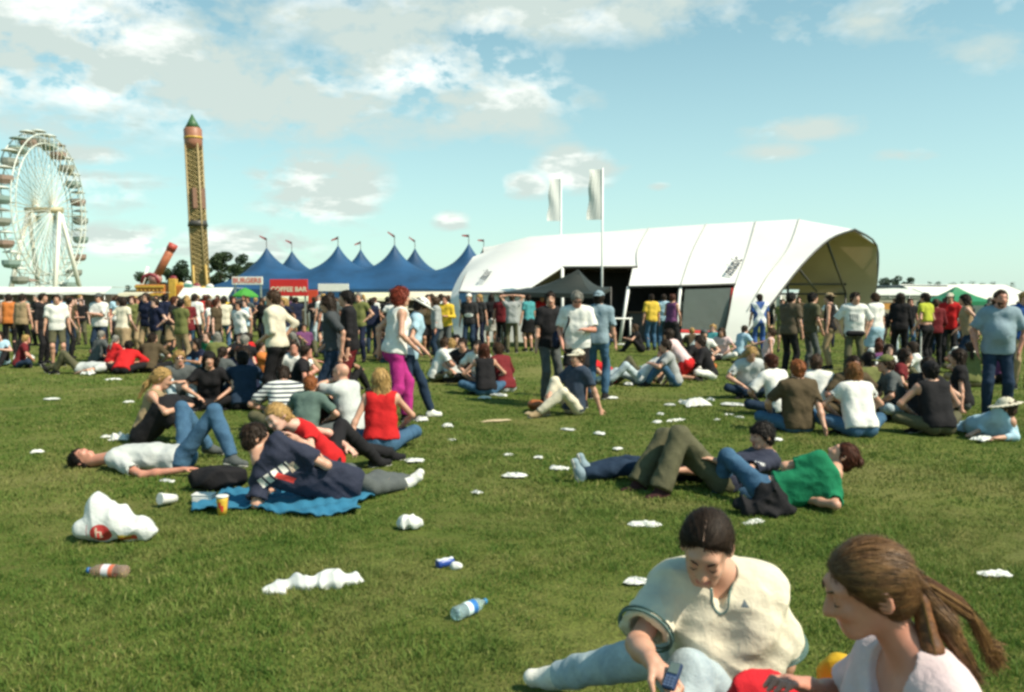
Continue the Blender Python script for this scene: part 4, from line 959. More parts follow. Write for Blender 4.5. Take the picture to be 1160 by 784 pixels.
for k in range(NG):
    a = (k+.35)*2*math.pi/NG; p = wp(a, Rr, 0)+Vector((0, 0, -.1)); c_ = POD[k % 3]
    mbx = MB(); mbx.quad_grid([[p+Vector((math.cos(j*math.pi/5)*r_, math.sin(j*math.pi/5)*r_, z_)) for j in range(10)] for r_, z_ in ((.35, -2.1), (.85, -2.0), (1.1, -1.6), (1.12, -1.05))], closed=True)
    go = mbx.build('gondola', c_, e)
    MB().tube([p+Vector((0, 0, -1.9)), p+Vector((0, 0, .1))], .06, 5).build('gondola_stem', WW, go)
    MB().tube([p+Vector((0, 0, -.05)), p+Vector((0, 0, .12)), p+Vector((0, 0, .3))], [1.08, .85, .1], 10).build('gondola_canopy', CNP if k % 4 else c_, go)

# ------------------------------------------------------------------ trees
BARK = mat('bark', (.06, .04, .025), .9, .3)
def leafmat(nm, c):
    m, t, b = newmat(nm); n = noise(t, objcoord(t), .9, 4, .7)
    cc = mixc(t, ramp(t, n, [(.35, 0.0), (.65, 1.0)]), tuple(x*.55 for x in c), tuple(x*1.35 for x in c)); L(t, cc, b.inputs['Base Color']); b.inputs['Roughness'].default_value = .8; return m
LEAF = [leafmat('oak_leaf', (.028, .050, .014)), leafmat('dark_leaf', (.020, .042, .016)), leafmat('blue_leaf', (.030, .060, .030))]
def tree(px, ytop, Y, wpx, lab, li=0, seed=0, n=2600, group='trees on the horizon'):
    r = random.Random(seed); g0 = W(px, 337, Y); g0.z = 0; H = W(px, ytop, Y).z*1.16; w_ = wpx/F*Y/2
    e = empty('broadleaf_tree', g0, lab, 'tree', group)
    mbx = MB().tube([(0, 0, 0), (.1, 0, H*.3), (0, .1, H*.6)], [w_*.09, w_*.07, w_*.04], 8)
    cl = []
    for k in range(13):
        a = r.uniform(0, 6.28); q = r.uniform(.15, .72); zz = H*r.uniform(.30, .86); c = Vector((math.cos(a)*w_*q, math.sin(a)*w_*q, zz)); cl.append((c, w_*r.uniform(.26, .42)))
        mbx.tube([(0, 0, H*.28), c*.6+Vector((0, 0, zz*.25)), c], [w_*.035, w_*.02, w_*.01], 5)
    cl.append((Vector((0, 0, H*.84)), w_*.36)); mbx.build('trunk', BARK, e)
    rs = np.random.RandomState(seed); V = []; Q = []; s0 = w_*.075
    for c, rad in cl:
        m_ = n//len(cl); d = rs.normal(size=(m_, 3)); d /= np.linalg.norm(d, axis=1)[:, None]; p = np.array(c)+d*(rad*rs.uniform(.55, 1.08, m_)**.6)[:, None]*np.array([1, 1, .8]); p[:, 2] = np.minimum(p[:, 2], H)
        u = rs.normal(size=(m_, 3)); u /= np.linalg.norm(u, axis=1)[:, None]; v = np.cross(u, rs.normal(size=(m_, 3))); v /= np.linalg.norm(v, axis=1)[:, None]; sz = s0*rs.uniform(.6, 1.5, m_)[:, None]
        b0 = sum(len(x) for x in V); V.append(np.stack([p-u*sz, p-v*sz*.6, p+u*sz, p+v*sz*.6], 1).reshape(-1, 3)); Q.append(b0+np.arange(m_*4).reshape(-1, 4))
    link('crown', mesh_np('crown', np.concatenate(V), np.concatenate(Q), False), LEAF[li], e)
for i, (px, yt, Y, w_, ln) in enumerate([(163, 313, 150, 34, 'small dark tree on the horizon behind the orange booth'), (207, 299, 150, 36, 'dark bushy tree just beside the foot of the drop tower'), (190, 306, 152, 26, 'low dark tree between the tilted ride arm and the drop tower'), (229, 301, 156, 24, 'dark tree directly behind the drop tower'),
     (250, 290, 150, 38, 'tallest dark rounded tree next to the drop tower'), (276, 291, 150, 32, 'dark rounded tree touching the blue tent edge'), (268, 303, 146, 36, 'low dark tree in front of the two rounded ones'), (292, 300, 158, 30, 'dark tree behind the first blue tent peak')]): tree(px, yt, Y, w_, ln, i % 2, 40+i, 3600)
for i, (px, yt, w_, ln) in enumerate([(1003, 317, 22, 'small bluish tree beside the open end of the white tent'), (1017, 315, 24, 'bluish rounded tree above the low grey roofs'), (1030, 316, 18, 'slim bluish tree above the dark low roof')]): tree(px, yt, 190, w_, ln, 2, 60+i, 2200)
for i, px in enumerate((1052, 1063, 1079, 1090, 1102, 1113, 1124, 1146)): tree(px, 319.5+(i % 3)*.7, 230, 8+(i*5 % 7), 'tiny far tree showing above the long white marquee roof', 2, 80+i, 500, 'far trees above the marquee')
tree(146, 325, 210, 16, 'tiny dark tree on the skyline beside the white trailer roof', 1, 95, 900)

# ------------------------------------------------------------------ the far side: marquees, fence, gazebo
def marquee(px0, px1, pyr, pye, Y, lab, col=(.72, .70, .62), depth=9):
    a = W(px0, pye, Y); b_ = W(px1, pye, Y); rz = W(px0, pyr, Y+depth/2).z; g0 = Vector(((a.x+b_.x)/2, Y, 0)); w_ = (b_.x-a.x)/2; ez = a.z
    e = empty('marquee', g0, lab, 'marquee'); M_ = mat('marquee_%d' % int(col[0]*100), col, .6, .06, .4)
    n = max(3, int(w_/1.5)); rows = [[(-w_+2*w_*i/n, y, z-(.05 if i % 2 else 0)) for i in range(n+1)] for y, z in ((0, ez), (depth/2, rz), (depth, ez))]
    mbx = MB().quad_grid(rows); mbx.face([(-w_, 0, ez), (-w_, depth, ez), (-w_, depth/2, rz)]); mbx.face([(w_, 0, ez), (w_, depth, ez), (w_, depth/2, rz)]); mbx.build('roof', M_, e)
    mbx = MB(); mbx.quad_grid([[(-w_, 0, z), (w_, 0, z), (w_, depth, z), (-w_, depth, z)] for z in (0, ez)], closed=True); mbx.build('side_wall', mat('marquee_wall', (.60, .57, .48), .6, .08, .4), e)
    for i in range(n+1): MB().tube([(-w_+2*w_*i/n, -.08, 0), (-w_+2*w_*i/n, -.08, ez)], .06, 6).build('pole', STEEL, e)
marquee(1047, 1175, 322, 336, 70, 'long white marquee stretching behind the green gazebo')
marquee(985, 1052, 326.5, 334, 62, 'low pale marquee beside the open tent end', (.56, .58, .52), 5)
marquee(1120, 1185, 333, 345, 44, 'near white marquee standing behind the big man', (.70, .67, .58), 5)
g0 = W(1032, 337, 75); g0.z = 0; e = empty('parked_lorry', g0, 'dark roofed lorry parked behind the low pale marquee', 'lorry')
zt = W(1032, 321, 75).z; MB().box((0, 0, zt*.58), (5.2, 2.4, zt*.72)).build('box_body', mat('lorry_dark', (.03, .05, .06), .4), e, bevel=.05); MB().box((-3.3, 0, zt*.38), (1.1, 2.3, zt*.55)).build('cab', mat('lorry_red', (.25, .03, .04), .4), e, bevel=.12)
for x in (-3.2, -1, 1.5): MB().tube([(x, -1.25, .45), (x, -.95, .45)], .45, 14).build('wheel', DSTEEL, e)
g0 = W(1018, 358, 50); g0.z = 0; e = empty('panel_fence', g0, 'cream panel fence with dark top rail behind the standing crowd', 'fence')
zt = W(1018, 336.5, 50).z
for k in range(9): MB().box((-4.6+k*1.35, 0, zt/2), (1.28, .04, zt-.1)).build('panel', mat('fence_cream', (.42, .38, .27), .7, .15), e)
for k in range(10): MB().box((-5.27+k*1.35, -.05, zt/2), (.08, .08, zt+.05)).build('post', DSTEEL, e)
MB().box((.8, -.04, zt+.03), (12.4, .09, .11)).build('rail', mat('rail_green', (.03, .06, .04), .6), e)
g0 = W(1009, 347, 49.6); g1 = Vector((g0.x, g0.y, 0)); e = empty('notice_board', g1, 'orange notice board hung on the cream panel fence', 'sign')
MB().box((0, 0, g0.z), (.85, .06, .36)).build('board', mat('orange_board', (.62, .28, .06), .5), e); MB().box((0, 0, g0.z+.2), (.89, .07, .04)).build('board_frame', DSTEEL, e)
# white walls glimpsed through the open end
marquee(845, 962, 331, 334.5, 58, 'white marquee glimpsed through the open tent end', (.66, .66, .60), 4)
# green gazebo
g0 = W(1083, 352, 36); g0.z = 0; e = empty('gazebo', g0, 'green pyramid gazebo standing in the crowd', 'gazebo')
ap = W(1083, 324.5, 36)-g0; hw = 30/F*36; ez = W(1083, 341.5, 36).z
cr = [Vector((-hw, -hw, ez)), Vector((hw, -hw, ez)), Vector((hw, hw, ez)), Vector((-hw, hw, ez))]; mbx = MB()
for i in range(4):
    p, q = cr[i], cr[(i+1) % 4]
    mbx.quad_grid([[lerp(lerp(p, q, k/6), ap, t_)+Vector((0, 0, -.10*math.sin(t_*3.14))) for k in range(7)] for t_ in (0, .25, .5, .75, .97)]); mbx.quad_grid([[lerp(p, q, k/6)+Vector((0, 0, z)) for k in range(7)] for z in (-.16, 0)])
mbx.build('canopy', mat('gazebo_green', (.015, .19, .075), .5, .12), e, solid=.008)
for p in cr: MB().tube([(p.x, p.y, 0), p], .03).build('leg', STEEL, e)
# far flags over the marquee
# ------------------------------------------------------------------ people
C_ = dict(white=(.72, .71, .67), cream=(.66, .60, .47), black=(.016, .015, .017), navy=(.014, .018, .042), grey=(.34, .35, .35), lgrey=(.48, .50, .49), dgrey=(.09, .10, .10), red=(.52, .018, .020), maroon=(.15, .018, .022),
  jeans=(.055, .12, .20), djeans=(.020, .036, .065), ljeans=(.40, .48, .51), khaki=(.10, .095, .055), olive=(.15, .16, .055), brown=(.085, .062, .036), tan=(.33, .24, .14), pink=(.42, .030, .20), lpink=(.68, .50, .50),
  green=(.012, .17, .08), gteal=(.10, .15, .13), yellow=(.62, .42, .04), lime=(.42, .45, .05), lblue=(.38, .55, .66), blue=(.03, .09, .30), bgrey=(.24, .32, .37), purple=(.14, .05, .13), orange=(.5, .16, .04), teal=(.07, .28, .30))
def look(top, bottom, hair='short', hcol='dark', **k):
    d = dict(top=C_[top] if isinstance(top, str) else top, bottom=C_[bottom] if isinstance(bottom, str) else bottom, hair=hair, hcol=hcol, shoe=C_['black'], bulk=.86)
    if isinstance(bottom, str) and 'jeans' in bottom: d['denim'] = 1
    d.update(k)
    for q in ('shoe', 'hatcol', 'trim'):
        if isinstance(d.get(q), str): d[q] = C_[d[q]]
    return d
def put(px, py, kind, yaw, lk, label, pk=None, det=1, group=None):
    g = G(px, py); pk = pk or {}
    return person(g, pose(g, yaw, kind, S=lk.get('S', 1.0), fem=lk.get('fem', False), **pk), lk, label, group, det)
def custom(base, pel, chest, head, face, hup, rt, elb, wri, kne, ank, toe, lk, label, prt=None, det=1, handdir=None, group=None):
    S = lk.get('S', 1.0); rt = nrm(rt); prt = nrm(prt or rt); up = nrm(chest-pel); shw = (.152 if lk.get('fem') else .176)*S*lk.get('shw', 1)
    J = dict(pel=pel, chest=chest, neck=chest+up*.075*S, head=head, hface=face, hup=hup, rt=rt, prt=prt, sho=[chest-rt*shw+up*.015, chest+rt*shw+up*.015], hip=[pel-prt*.088*S-up*.02, pel+prt*.088*S-up*.02], elb=elb, wri=wri, kne=kne, ank=ank, toe=toe, handdir=handdir)
    return person(base, J, lk, label, group, det)
def print_mat(nm, prints, soft=.004):
    """cloth whose colour is the wearer's, with printed marks laid on it: (centre, x axis, y axis, half w, half h, colour, shape)"""
    m, t, b = newmat(nm); oi = N(t, 'ShaderNodeObjectInfo').outputs['Color']; oc = objcoord(t)
    c = mixc(t, 1.0, oi, ramp(t, noise(t, oc, 9, 6, .65), [(.3, (.80, .80, .82)), (.7, (1.06, 1.05, 1.02))]), 'MULTIPLY')
    for ce, xa, ya, hw, hh, colr, shp in prints:
        d = vmath(t, 'SUBTRACT', oc, tuple(ce)).outputs[0]
        u = mathn(t, 'DIVIDE', vmath(t, 'DOT_PRODUCT', d, tuple(nrm(xa))).outputs[1], hw); v = mathn(t, 'DIVIDE', vmath(t, 'DOT_PRODUCT', d, tuple(nrm(ya))).outputs[1], hh)
        za = nrm(Vector(xa).cross(Vector(ya))); w = mathn(t, 'ABSOLUTE', vmath(t, 'DOT_PRODUCT', d, tuple(za)).outputs[1])
        if shp == 'oval': r = mathn(t, 'ADD', mathn(t, 'MULTIPLY', u, u), mathn(t, 'MULTIPLY', v, v))
        elif shp == 'tri': r = mathn(t, 'MAXIMUM', mathn(t, 'ADD', mathn(t, 'MULTIPLY', mathn(t, 'ABSOLUTE', u), 1.6), mathn(t, 'MULTIPLY', v, .8)), mathn(t, 'MULTIPLY', v, -1.0))
        elif shp == 'letters':
            wob = mathn(t, 'GREATER_THAN', mathn(t, 'SINE', mathn(t, 'MULTIPLY', u, 13.0)), -.55); r = mathn(t, 'MAXIMUM', mathn(t, 'MAXIMUM', mathn(t, 'ABSOLUTE', u), mathn(t, 'ABSOLUTE', v)), mathn(t, 'MULTIPLY', mathn(t, 'SUBTRACT', 1.0, wob), 2.0))
        else: r = mathn(t, 'MAXIMUM', mathn(t, 'ABSOLUTE', u), mathn(t, 'ABSOLUTE', v))
        k = mathn(t, 'MULTIPLY', mathn(t, 'LESS_THAN', r, 1.0), mathn(t, 'LESS_THAN', w, .14))
        c = mixc(t, k, c, colr)
    L(t, c, b.inputs['Base Color']); b.inputs['Roughness'].default_value = .85; bump(t, b, noise(t, oc, 24, 4, .6, .6), .35, .02)
    return m
V3 = Vector

# --- the girl in the cream shirt looking at her phone, nearest but one to the camera
b0 = V3((.76, 3.0, 0)); pel = V3((.80, 3.04, .13)); chest = W(812, 668, 2.90)
kn1 = W(748, 742, 2.96); kn2 = W(782, 762, 2.72)
chl = chest
lk = look('cream', 'ljeans', 'ponytail', 'dark', fem=True, bulk=1.09, loose=1.8, ffreq=21, vneck=.035, recede=.016, collar=(.10, .17, .16), sleeve=.82, flare=.040, shoe=(.74, .72, .66), trim=(.10, .17, .16), hairdir=(.1, .5, -1), eyes='shut', folds=1.9, ndeep=.012, neckline=(.04, .02), belly=1.05, skin='fair', hem=-.12, jaw=1.16, curl=(.3, 1.5), topname='polo_shirt', shw=1.04)
lk['topmat'] = print_mat('cream_jersey', [(W(845, 686, 2.75)-b0, (1, 0, 0), (0, 0, 1), .013, .011, (.10, .13, .15), 'tri')])
hd = W(800, 622, 2.74)
r1, A1 = custom(b0, pel, chest, hd, V3((-.30, -.82, -.60)), V3((-.12, -.55, .80)), V3((-1, .10, -.02)),
  [W(888, 752, 2.98), W(722, 730, 2.72)], [V3((.955, 3.06, .10)), W(738, 749, 2.56)], [kn2, kn1], [V3((.52, 2.42, .08)), V3((.185, 3.36, .10))], [V3((-.2, -1, 0)), V3((-1, .35, -.1))],
  lk, 'young woman in baggy cream shirt and pale jeans looking down at her phone', prt=V3((-1, .1, 0)), det=2, handdir=[V3((.2, .5, -.5)), V3((.45, -.55, -.30))])
hp = A1['hp']; mk = A1['mk']; S = 1
# centre parting: a thin line of scalp, and a dark collar edge in a V
mk('parting', fold(union(cone(hp(.004, .058, .108), hp(.003, .02, .1255), .0022, .002), cone(hp(.003, .02, .1255), hp(.003, -.03, .1285), .002, .0014)), .001, 90), SKIN, .0018, (.26, .16, .12))
ph = A1['wri'][1]+V3((.050, -.078, -.012)); e = empty('mobile_phone', b0+ph, 'small dark blue mobile phone held in the hand of the cream shirted woman', 'phone')
Mr = Matrix.Rotation(R(-35), 3, 'Z') @ Matrix.Rotation(R(40), 3, 'X')
MB().box((0, 0, 0), (.040, .086, .018), Mr).build('casing', mat('phone_blue', (.02, .04, .10), .3, .1), e, bevel=.005)
MB().box(Mr @ V3((0, .022, .0095)), (.030, .034, .003), Mr).build('screen', mat('phone_screen', (.12, .16, .15), .15, .05), e)
kb = MB()
for i in range(3):
    for j in range(4): kb.box(Mr @ V3((-.011+i*.011, -.034+j*.009, .0098)), (.008, .006, .003), Mr)
kb.build('keypad', mat('phone_keys', (.10, .14, .24), .4), e)

# --- the girl with the ponytail, cropped by the lower edge
b0 = V3((1.02, 2.12, 0)); chest = V3((1.00, 2.06, .665)); hd = W(982, 668, 2.05)
lk = look((.66, .52, .53), 'jeans', 'ponytail', 'brown', fem=True, bulk=.96, sleeve=.7, skin='red', eyes='shut', loose=.8, hairdir=(.55, -.1, -.75), folds=.7, ndeep=.07, neckline=(.075, 0), nwide=.02, topname='blouse', curl=(.8, .8))
lk['hcol'] = 'straw'; HAIRS['straw'] = (.115, .058, .024)
m, t, b = newmat('streaked_hair'); oi = N(t, 'ShaderNodeObjectInfo').outputs['Color']; oc = objcoord(t)
n_ = noise(t, vmath(t, 'MULTIPLY', oc, (16, 60, 70)).outputs[0], 1.0, 5, .75, .6); n2_ = noise(t, oc, 9, 3, .6)
c = mixc(t, 1.0, oi, ramp(t, mathn(t, 'ADD', mathn(t, 'MULTIPLY', n_, .7), mathn(t, 'MULTIPLY', n2_, .4)), [(.38, (.18, .15, .14)), (.52, (.9, .85, .8)), (.68, (1.9, 1.9, 1.7))]), 'MULTIPLY')
L(t, c, b.inputs['Base Color']); b.inputs['Roughness'].default_value = .5; b.inputs['Specular IOR Level'].default_value = .3; bump(t, b, n_, .5, .005)
lk['hairmat'] = m
r2, A2 = custom(b0, V3((1.05, 2.20, .14)), chest, hd, V3((-.93, .05, -.34)), V3((-.30, -.06, .95)), nrm(V3((-.06, 1.0, -.02))),
  [V3((.92, 1.80, .47)), W(948, 790, 2.35)], [V3((.74, 1.86, .60)), W(915, 778, 2.28)], [V3((.70, 1.95, .45)), V3((.72, 2.4, .42))], [V3((.45, 1.9, .08)), V3((.45, 2.4, .08))], [V3((-1, 0, 0)), V3((-1, 0, 0))],
  lk, 'young woman in pale pink blouse with a long light brown ponytail, seen side on', det=2, prt=V3((0, 1, 0)))
hp = A2['hp']; mk = A2['mk']
tie = hp(0, -.118, -.008)
mk('scrunchie', fold(ell(tie, A2['HF'], [.026, .016, .026]), .004, 160, 3), CLOTH, .003, (.74, .72, .66))
# loose strands of the ponytail, and over the crown
def strands(root, n, gen, colr, r_=.0011, nm='hair_strands', mt=None):
    mbx = MB()
    for i in range(n): mbx.tube(gen(i), [r_, r_, r_*.8, r_*.6, r_*.4][:5], 3, cap=False)
    o = mbx.build(nm, mt or HAIR, root); o.color = (*colr, 1); return o
rnd = random.Random(4)
def gtail(i):
    a = rnd.uniform(0, 6.28); q = rnd.uniform(.4, 1); o = A2['HF'][0]*math.cos(a)*q+A2['HF'][2]*math.sin(a)*q; s_ = rnd.random() < .33
    d1 = V3((.020, -.05, -.16)) if s_ else V3((.135, .01, -.085)); d2 = V3((.0, -.06, -.26)) if s_ else V3((.215, .02, -.21))
    w1 = rnd.uniform(.012, .036)
    return [tie+o*.014, tie+d1*.35+o*w1*.9, tie+d1+o*w1, tie+d1*.4+d2*.6+o*w1*.9+V3((rnd.gauss(0, .006),)*3), tie+d2+o*w1*.5+V3((rnd.gauss(0, .012), 0, rnd.gauss(0, .016)))]
strands(r2, 1000, gtail, (.22, .12, .045), .0014); strands(r2, 500, gtail, (.09, .038, .016), .0014)
ht_ = [cone(tie, tie+V3((.020, -.05, -.16)), .020, .026), cone(tie+V3((.020, -.05, -.16)), tie+V3((0, -.06, -.25)), .026, .010)]
mk('hair_lock', fold(sun_(.02, *ht_), .0015, 60, 5), m, .006, (.12, .05, .02))
def gcrown(i):
    a = rnd.uniform(-1.25, 1.25); pts = []
    for k in range(5):
        t_ = k/4; th = R(62)-t_*R(150); r3 = math.cos(a)
        pts.append(hp(math.sin(a)*.083*(1-.55*t_*t_), -.016+.104*math.sin(th)*max(.55, r3)-.01, .030+.098*math.cos(th)*r3*(1-.25*t_)+.002*rnd.random()))
    return pts
strands(r2, 500, gcrown, (.21, .115, .045)); strands(r2, 300, gcrown, (.06, .028, .013))
rnd = random.Random(9); hp1 = A1['hp']
def gcrown1(i):
    a = rnd.uniform(-1.35, 1.35); pts = []
    for k in range(5):
        t_ = k/4; th = R(58)-t_*R(140); r3 = math.cos(a)
        pts.append(hp1(math.sin(a)*.084*(1-.5*t_*t_), -.016+.104*math.sin(th)*max(.55, r3)-.008, .030+.097*math.cos(th)*r3*(1-.22*t_)+.002*rnd.random()))
    return pts
strands(r1, 260, gcrown1, (.045, .026, .018))
# things lying round her
def cloth_lump(base, pts, lab, cat, colr, nm, fld=.017, mt=None, group=None, hh=.008, part='cloth'):
    e = empty(nm, base, lab, cat, group); s_ = sun_(.05, *[ell(V3(p), [V3((1, 0, 0)), V3((0, 1, 0)), V3((0, 0, 1))], r_) for p, r_ in pts])
    s_ = fold(s_, fld, 38, len(lab)); q = mesher(s_, hh); me = mesh_np(part, q[0], q[1]); o = link(part, me, mt or CLOTH, e)
    if colr: o.color = (*colr, 1)
    return e
g = V3((.78, 2.42, .0)); cloth_lump(g, [((-.05, 0, .27), (.15, .10, .27)), ((.08, .05, .24), (.13, .12, .26))], 'bright red bag lying between the two nearest women', 'bag', (.55, .02, .03), 'shoulder_bag')
e = cloth_lump(V3((.86, 2.62, 0)), [((.13, -.10, .26), (.075, .08, .28)), ((.12, -.08, .46), (.05, .06, .10))], 'small yellow carrier bag behind the ponytailed woman', 'bag', (.66, .40, .03), 'carrier_bag')
e = empty('bag_strap', V3((.80, 2.36, .42)), 'black fabric strap looped beside the bright red bag', 'strap'); MB().tube([(-.10, 0, .02), (-.02, .02, .055), (.05, 0, .045), (.10, .02, -.02), (.12, .05, -.2)], .011, 6).build('webbing', BLACKC, e)
e = cloth_lump(V3((1.42, 2.45, 0)), [((-.04, 0, .22), (.15, .10, .24)), ((.10, .02, .26), (.10, .05, .16)), ((.02, .0, .1), (.18, .12, .12))], 'crumpled white plastic bag just behind the ponytailed woman', 'bag', (.74, .74, .70), 'plastic_bag', .02)

# --- man on the blue blanket, back to the camera, with the woman in red
g = G(350, 568); g.z = 0; b0 = V3((-1.75, 6.65, 0))
e = empty('picnic_blanket', V3((-1.78, 6.72, 0)), 'crumpled sky blue blanket under the man in the navy printed shirt', 'blanket')
rows = []
for j in range(22):
    v = -.42+.84*j/21; rows.append([(-.64+1.26*i/50+.04*math.sin(v*9), v*(1-.25*math.sin(i*.13)), .032+.010*math.sin(i*1.3+j*.6+2*math.sin(i*.31))+.016*math.sin(i*.43-j*1.1)) for i in range(51)])
o = MB().quad_grid(rows).build('blanket_cloth', mat('blue_blanket', (.015, .13, .23), .8, .15, 6, 60, .3), e, solid=.012)
for p in o.data.polygons: p.use_smooth = True
pc = V3(W(308, 540, 6.36))-b0
ux = V3((.82, 0, .55)); uy = V3((-.55, 0, .82))
pm = print_mat('navy_print', [(pc, ux, uy, .125, .038, (.70, .66, .60), 'letters'), (pc+ux*.02-uy*.060+V3((.04, 0, 0)), V3((.9, 0, -.45)), V3((.45, 0, .9)), .085, .022, (.55, .04, .03), 'box'), (pc+ux*.14-uy*.03, ux, uy, .03, .035, (.55, .42, .30), 'letters')])
lk = look('navy', 'dgrey', 'short', 'dark', loose=1.2, sleeve=.8, flare=.03, topmat=pm, shoe=(.66, .66, .63), folds=1.6, bulk=.84, hem=-.14)
custom(b0, W(388, 549, 6.75), W(306, 524, 6.5), W(290, 497, 6.52), V3((.80, .48, -.12)), V3((-.28, -.02, .96)), V3((.42, 0, .9)),
  [G(290, 571, .05), W(370, 527, 6.55)], [V3((-1.98, 6.85, .05)), W(338, 500, 6.85)], [W(428, 541, 7.10), W(424, 552, 6.95)], [W(462, 545, 7.4), W(458, 548, 7.25)], [V3((.6, .3, .7)), V3((.8, .1, .5))],
  lk, 'man in navy printed T-shirt lying on his side on the blue blanket', prt=V3((.3, .0, .95)))
lk = look('red', 'black', 'ponytail', 'blond', fem=True, sleeve=.5, skin='pale', hairdir=(.2, .6, -.6), curl=(.7, .7))
custom(V3((-1.7, 7.5, 0)), W(372, 519, 7.55), W(343, 489, 7.35), W(314, 473, 7.18), V3((-.42, -.72, -.42)), V3((-.45, -.1, .85)), V3((-.6, .75, .1)),
  [W(352, 508, 7.1), W(372, 490, 7.7)], [W(334, 496, 6.98), W(392, 505, 7.6)], [W(386, 483, 7.8), W(392, 505, 8.0)], [V3((-1.3, 8.1, .08)), V3((-1.2, 8.4, .08))], [V3((.8, .4, 0))]*2,
  lk, 'fair haired woman in red top leaning over the man in navy', prt=V3((-.4, .9, 0)))
def small(base, lab, cat, nm, group=None): return empty(nm, base, lab, cat, group)
# black bag under his head, with its pale strap
cloth_lump(G(240, 556), [((0, 0, .10), (.20, .14, .11)), ((.15, .02, .12), (.16, .12, .10))], 'black jacket bundled behind the paper cups beside the blue blanket', 'jacket', C_['black'], 'bundled_jacket', .024)

# --- man lying in a grey T-shirt, knees up
b0 = G(160, 533); lk = look('lgrey', 'jeans', 'short', 'black', loose=1.1, sleeve=.75, skin='red', shoe='dgrey', hem=.0)
custom(b0, W(205, 520, 7.95), W(140, 517, 7.95), W(93, 520, 8.0), V3((.10, -.25, .95)), V3((-.98, 0, .08)), V3((0, -1, .05)),
  [W(145, 512, 8.35), W(160, 538, 7.6)], [W(176, 508, 8.3), W(208, 532, 7.62)], [W(206, 462, 8.25), W(243, 466, 7.85)], [W(236, 505, 8.5), W(263, 517, 7.75)], [V3((1, 0, -.1)), V3((1, -.1, -.1))],
  lk, 'man lying flat on the grass in grey T-shirt with jeans knees raised', prt=V3((0, -1, 0)))
put(163, 503, 'knees', -80, look('tan', 'black', 'ponytail', 'blond', fem=True, sleeve=0, skin='fair', botname='skirt', blen=1.5, shoe='black', hairdir=(-.6, 0, -.8), hem=.06), 'blonde woman in strappy patterned top sitting behind the lying man', dict(look=(0, -20)))

# --- trio lying on the grass: green top, navy shirt, and the one in black
b0 = G(900, 585); lk = look('green', 'jeans', 'bun', 'auburn', fem=True, sleeve=.75, skin='fair', shoe='dgrey', bulk=.86, hem=.10, waist=.06, loose=.9)
HAIRS['auburn'] = (.07, .022, .012)
custom(b0, W(868, 563, 6.55), W(933, 541, 6.5), W(954, 517, 6.65), V3((-.70, .35, .60)), V3((.65, -.1, .75)), V3((.38, 0, -.92)),
  [W(889, 528, 6.55), W(947, 572, 6.25)], [W(905, 548, 6.9), V3((2.2, 6.6, .06))], [W(824, 517, 6.95), W(836, 558, 7.1)], [W(812, 572, 7.05), W(776, 573, 7.15)], [V3((-1, -.1, -.1)), V3((-1, 0, 0))],
  lk, 'woman in bright green T-shirt lying on her side with her back turned', prt=V3((.3, 0, -.95)))
cloth_lump(G(868, 585), [((.02, 0, .13), (.15, .08, .13)), ((-.13, .02, .07), (.12, .10, .07)), ((.13, -.03, .06), (.10, .07, .06)), ((-.02, -.04, .05), (.17, .08, .05))], 'black jacket tied round the hips of the woman in green', 'jacket', C_['black'], 'tied_jacket', .024)
b0 = G(830, 560); lk = look('navy', 'khaki', 'bushy', 'black', sleeve=.8, skin='fair', shoe=(.05, .02, .02), legw=.035, bloose=1.6)
lk['topmat'] = print_mat('navy_small_print', [(W(856, 522, 7.1)-b0, V3((1, 0, -.3)), V3((.3, 0, 1)), .05, .012, (.6, .6, .6), 'letters')])
lk['hair'] = 'short'; lk['fringe'] = 1
custom(b0, W(818, 543, 7.1), W(864, 520, 7.3), W(863, 494, 7.25), V3((-.95, -.25, -.12)), V3((-.1, 0, 1)), V3((-.1, 1, 0)),
  [W(846, 532, 6.95), W(880, 545, 7.5)], [W(812, 522, 7.0), W(860, 550, 7.55)], [W(770, 494, 7.0), W(753, 496, 7.25)], [W(748, 555, 6.85), W(722, 548, 7.1)], [V3((-.9, -.35, -.1)), V3((-.95, -.1, -.1))],
  lk, 'dark haired man in navy shirt and wide khaki trousers reclining with raised knees', prt=V3((0, -1, 0)))
b0 = G(745, 548); lk = look('black', 'djeans', 'short', 'brown', shoe='bgrey', sleeve=.8)
custom(b0, W(745, 530, 7.55), W(800, 528, 7.6), W(838, 528, 7.65), V3((0, 0, 1)), V3((1, 0, .1)), V3((0, 1, 0)),
  [W(790, 533, 7.35), W(790, 525, 7.95)], [W(765, 533, 7.3), W(760, 525, 7.95)], [W(706, 529, 7.5), W(710, 524, 7.7)], [W(662, 537, 7.45), W(668, 531, 7.65)], [V3((-.25, -.1, 1)), V3((-.25, 0, 1))],
  lk, 'person in black stretched flat behind the raised khaki knees', prt=V3((0, 1, 0)))

lk = look('lblue', 'lblue', 'short', 'brown', hat='sun', hatcol='cream', sleeve=1.7)
custom(G(1125, 497), W(1108, 487, 10.1), W(1138, 480, 9.75), W(1139, 463, 9.7), V3((-.75, .5, -.2)), V3((.1, -.1, 1)), V3((.45, .1, -.8)),
  [W(1118, 484, 9.95), W(1150, 495, 9.6)], [W(1104, 490, 9.85), W(1132, 496, 9.55)], [W(1090, 484, 10.7), W(1086, 488, 10.5)], [W(1072, 478, 11.1), W(1070, 481, 10.9)], [V3((-.5, 1, 0))]*2,
  lk, 'person in pale blue shirt and cream sun hat lying on one elbow', prt=V3((.4, .2, -.85)))
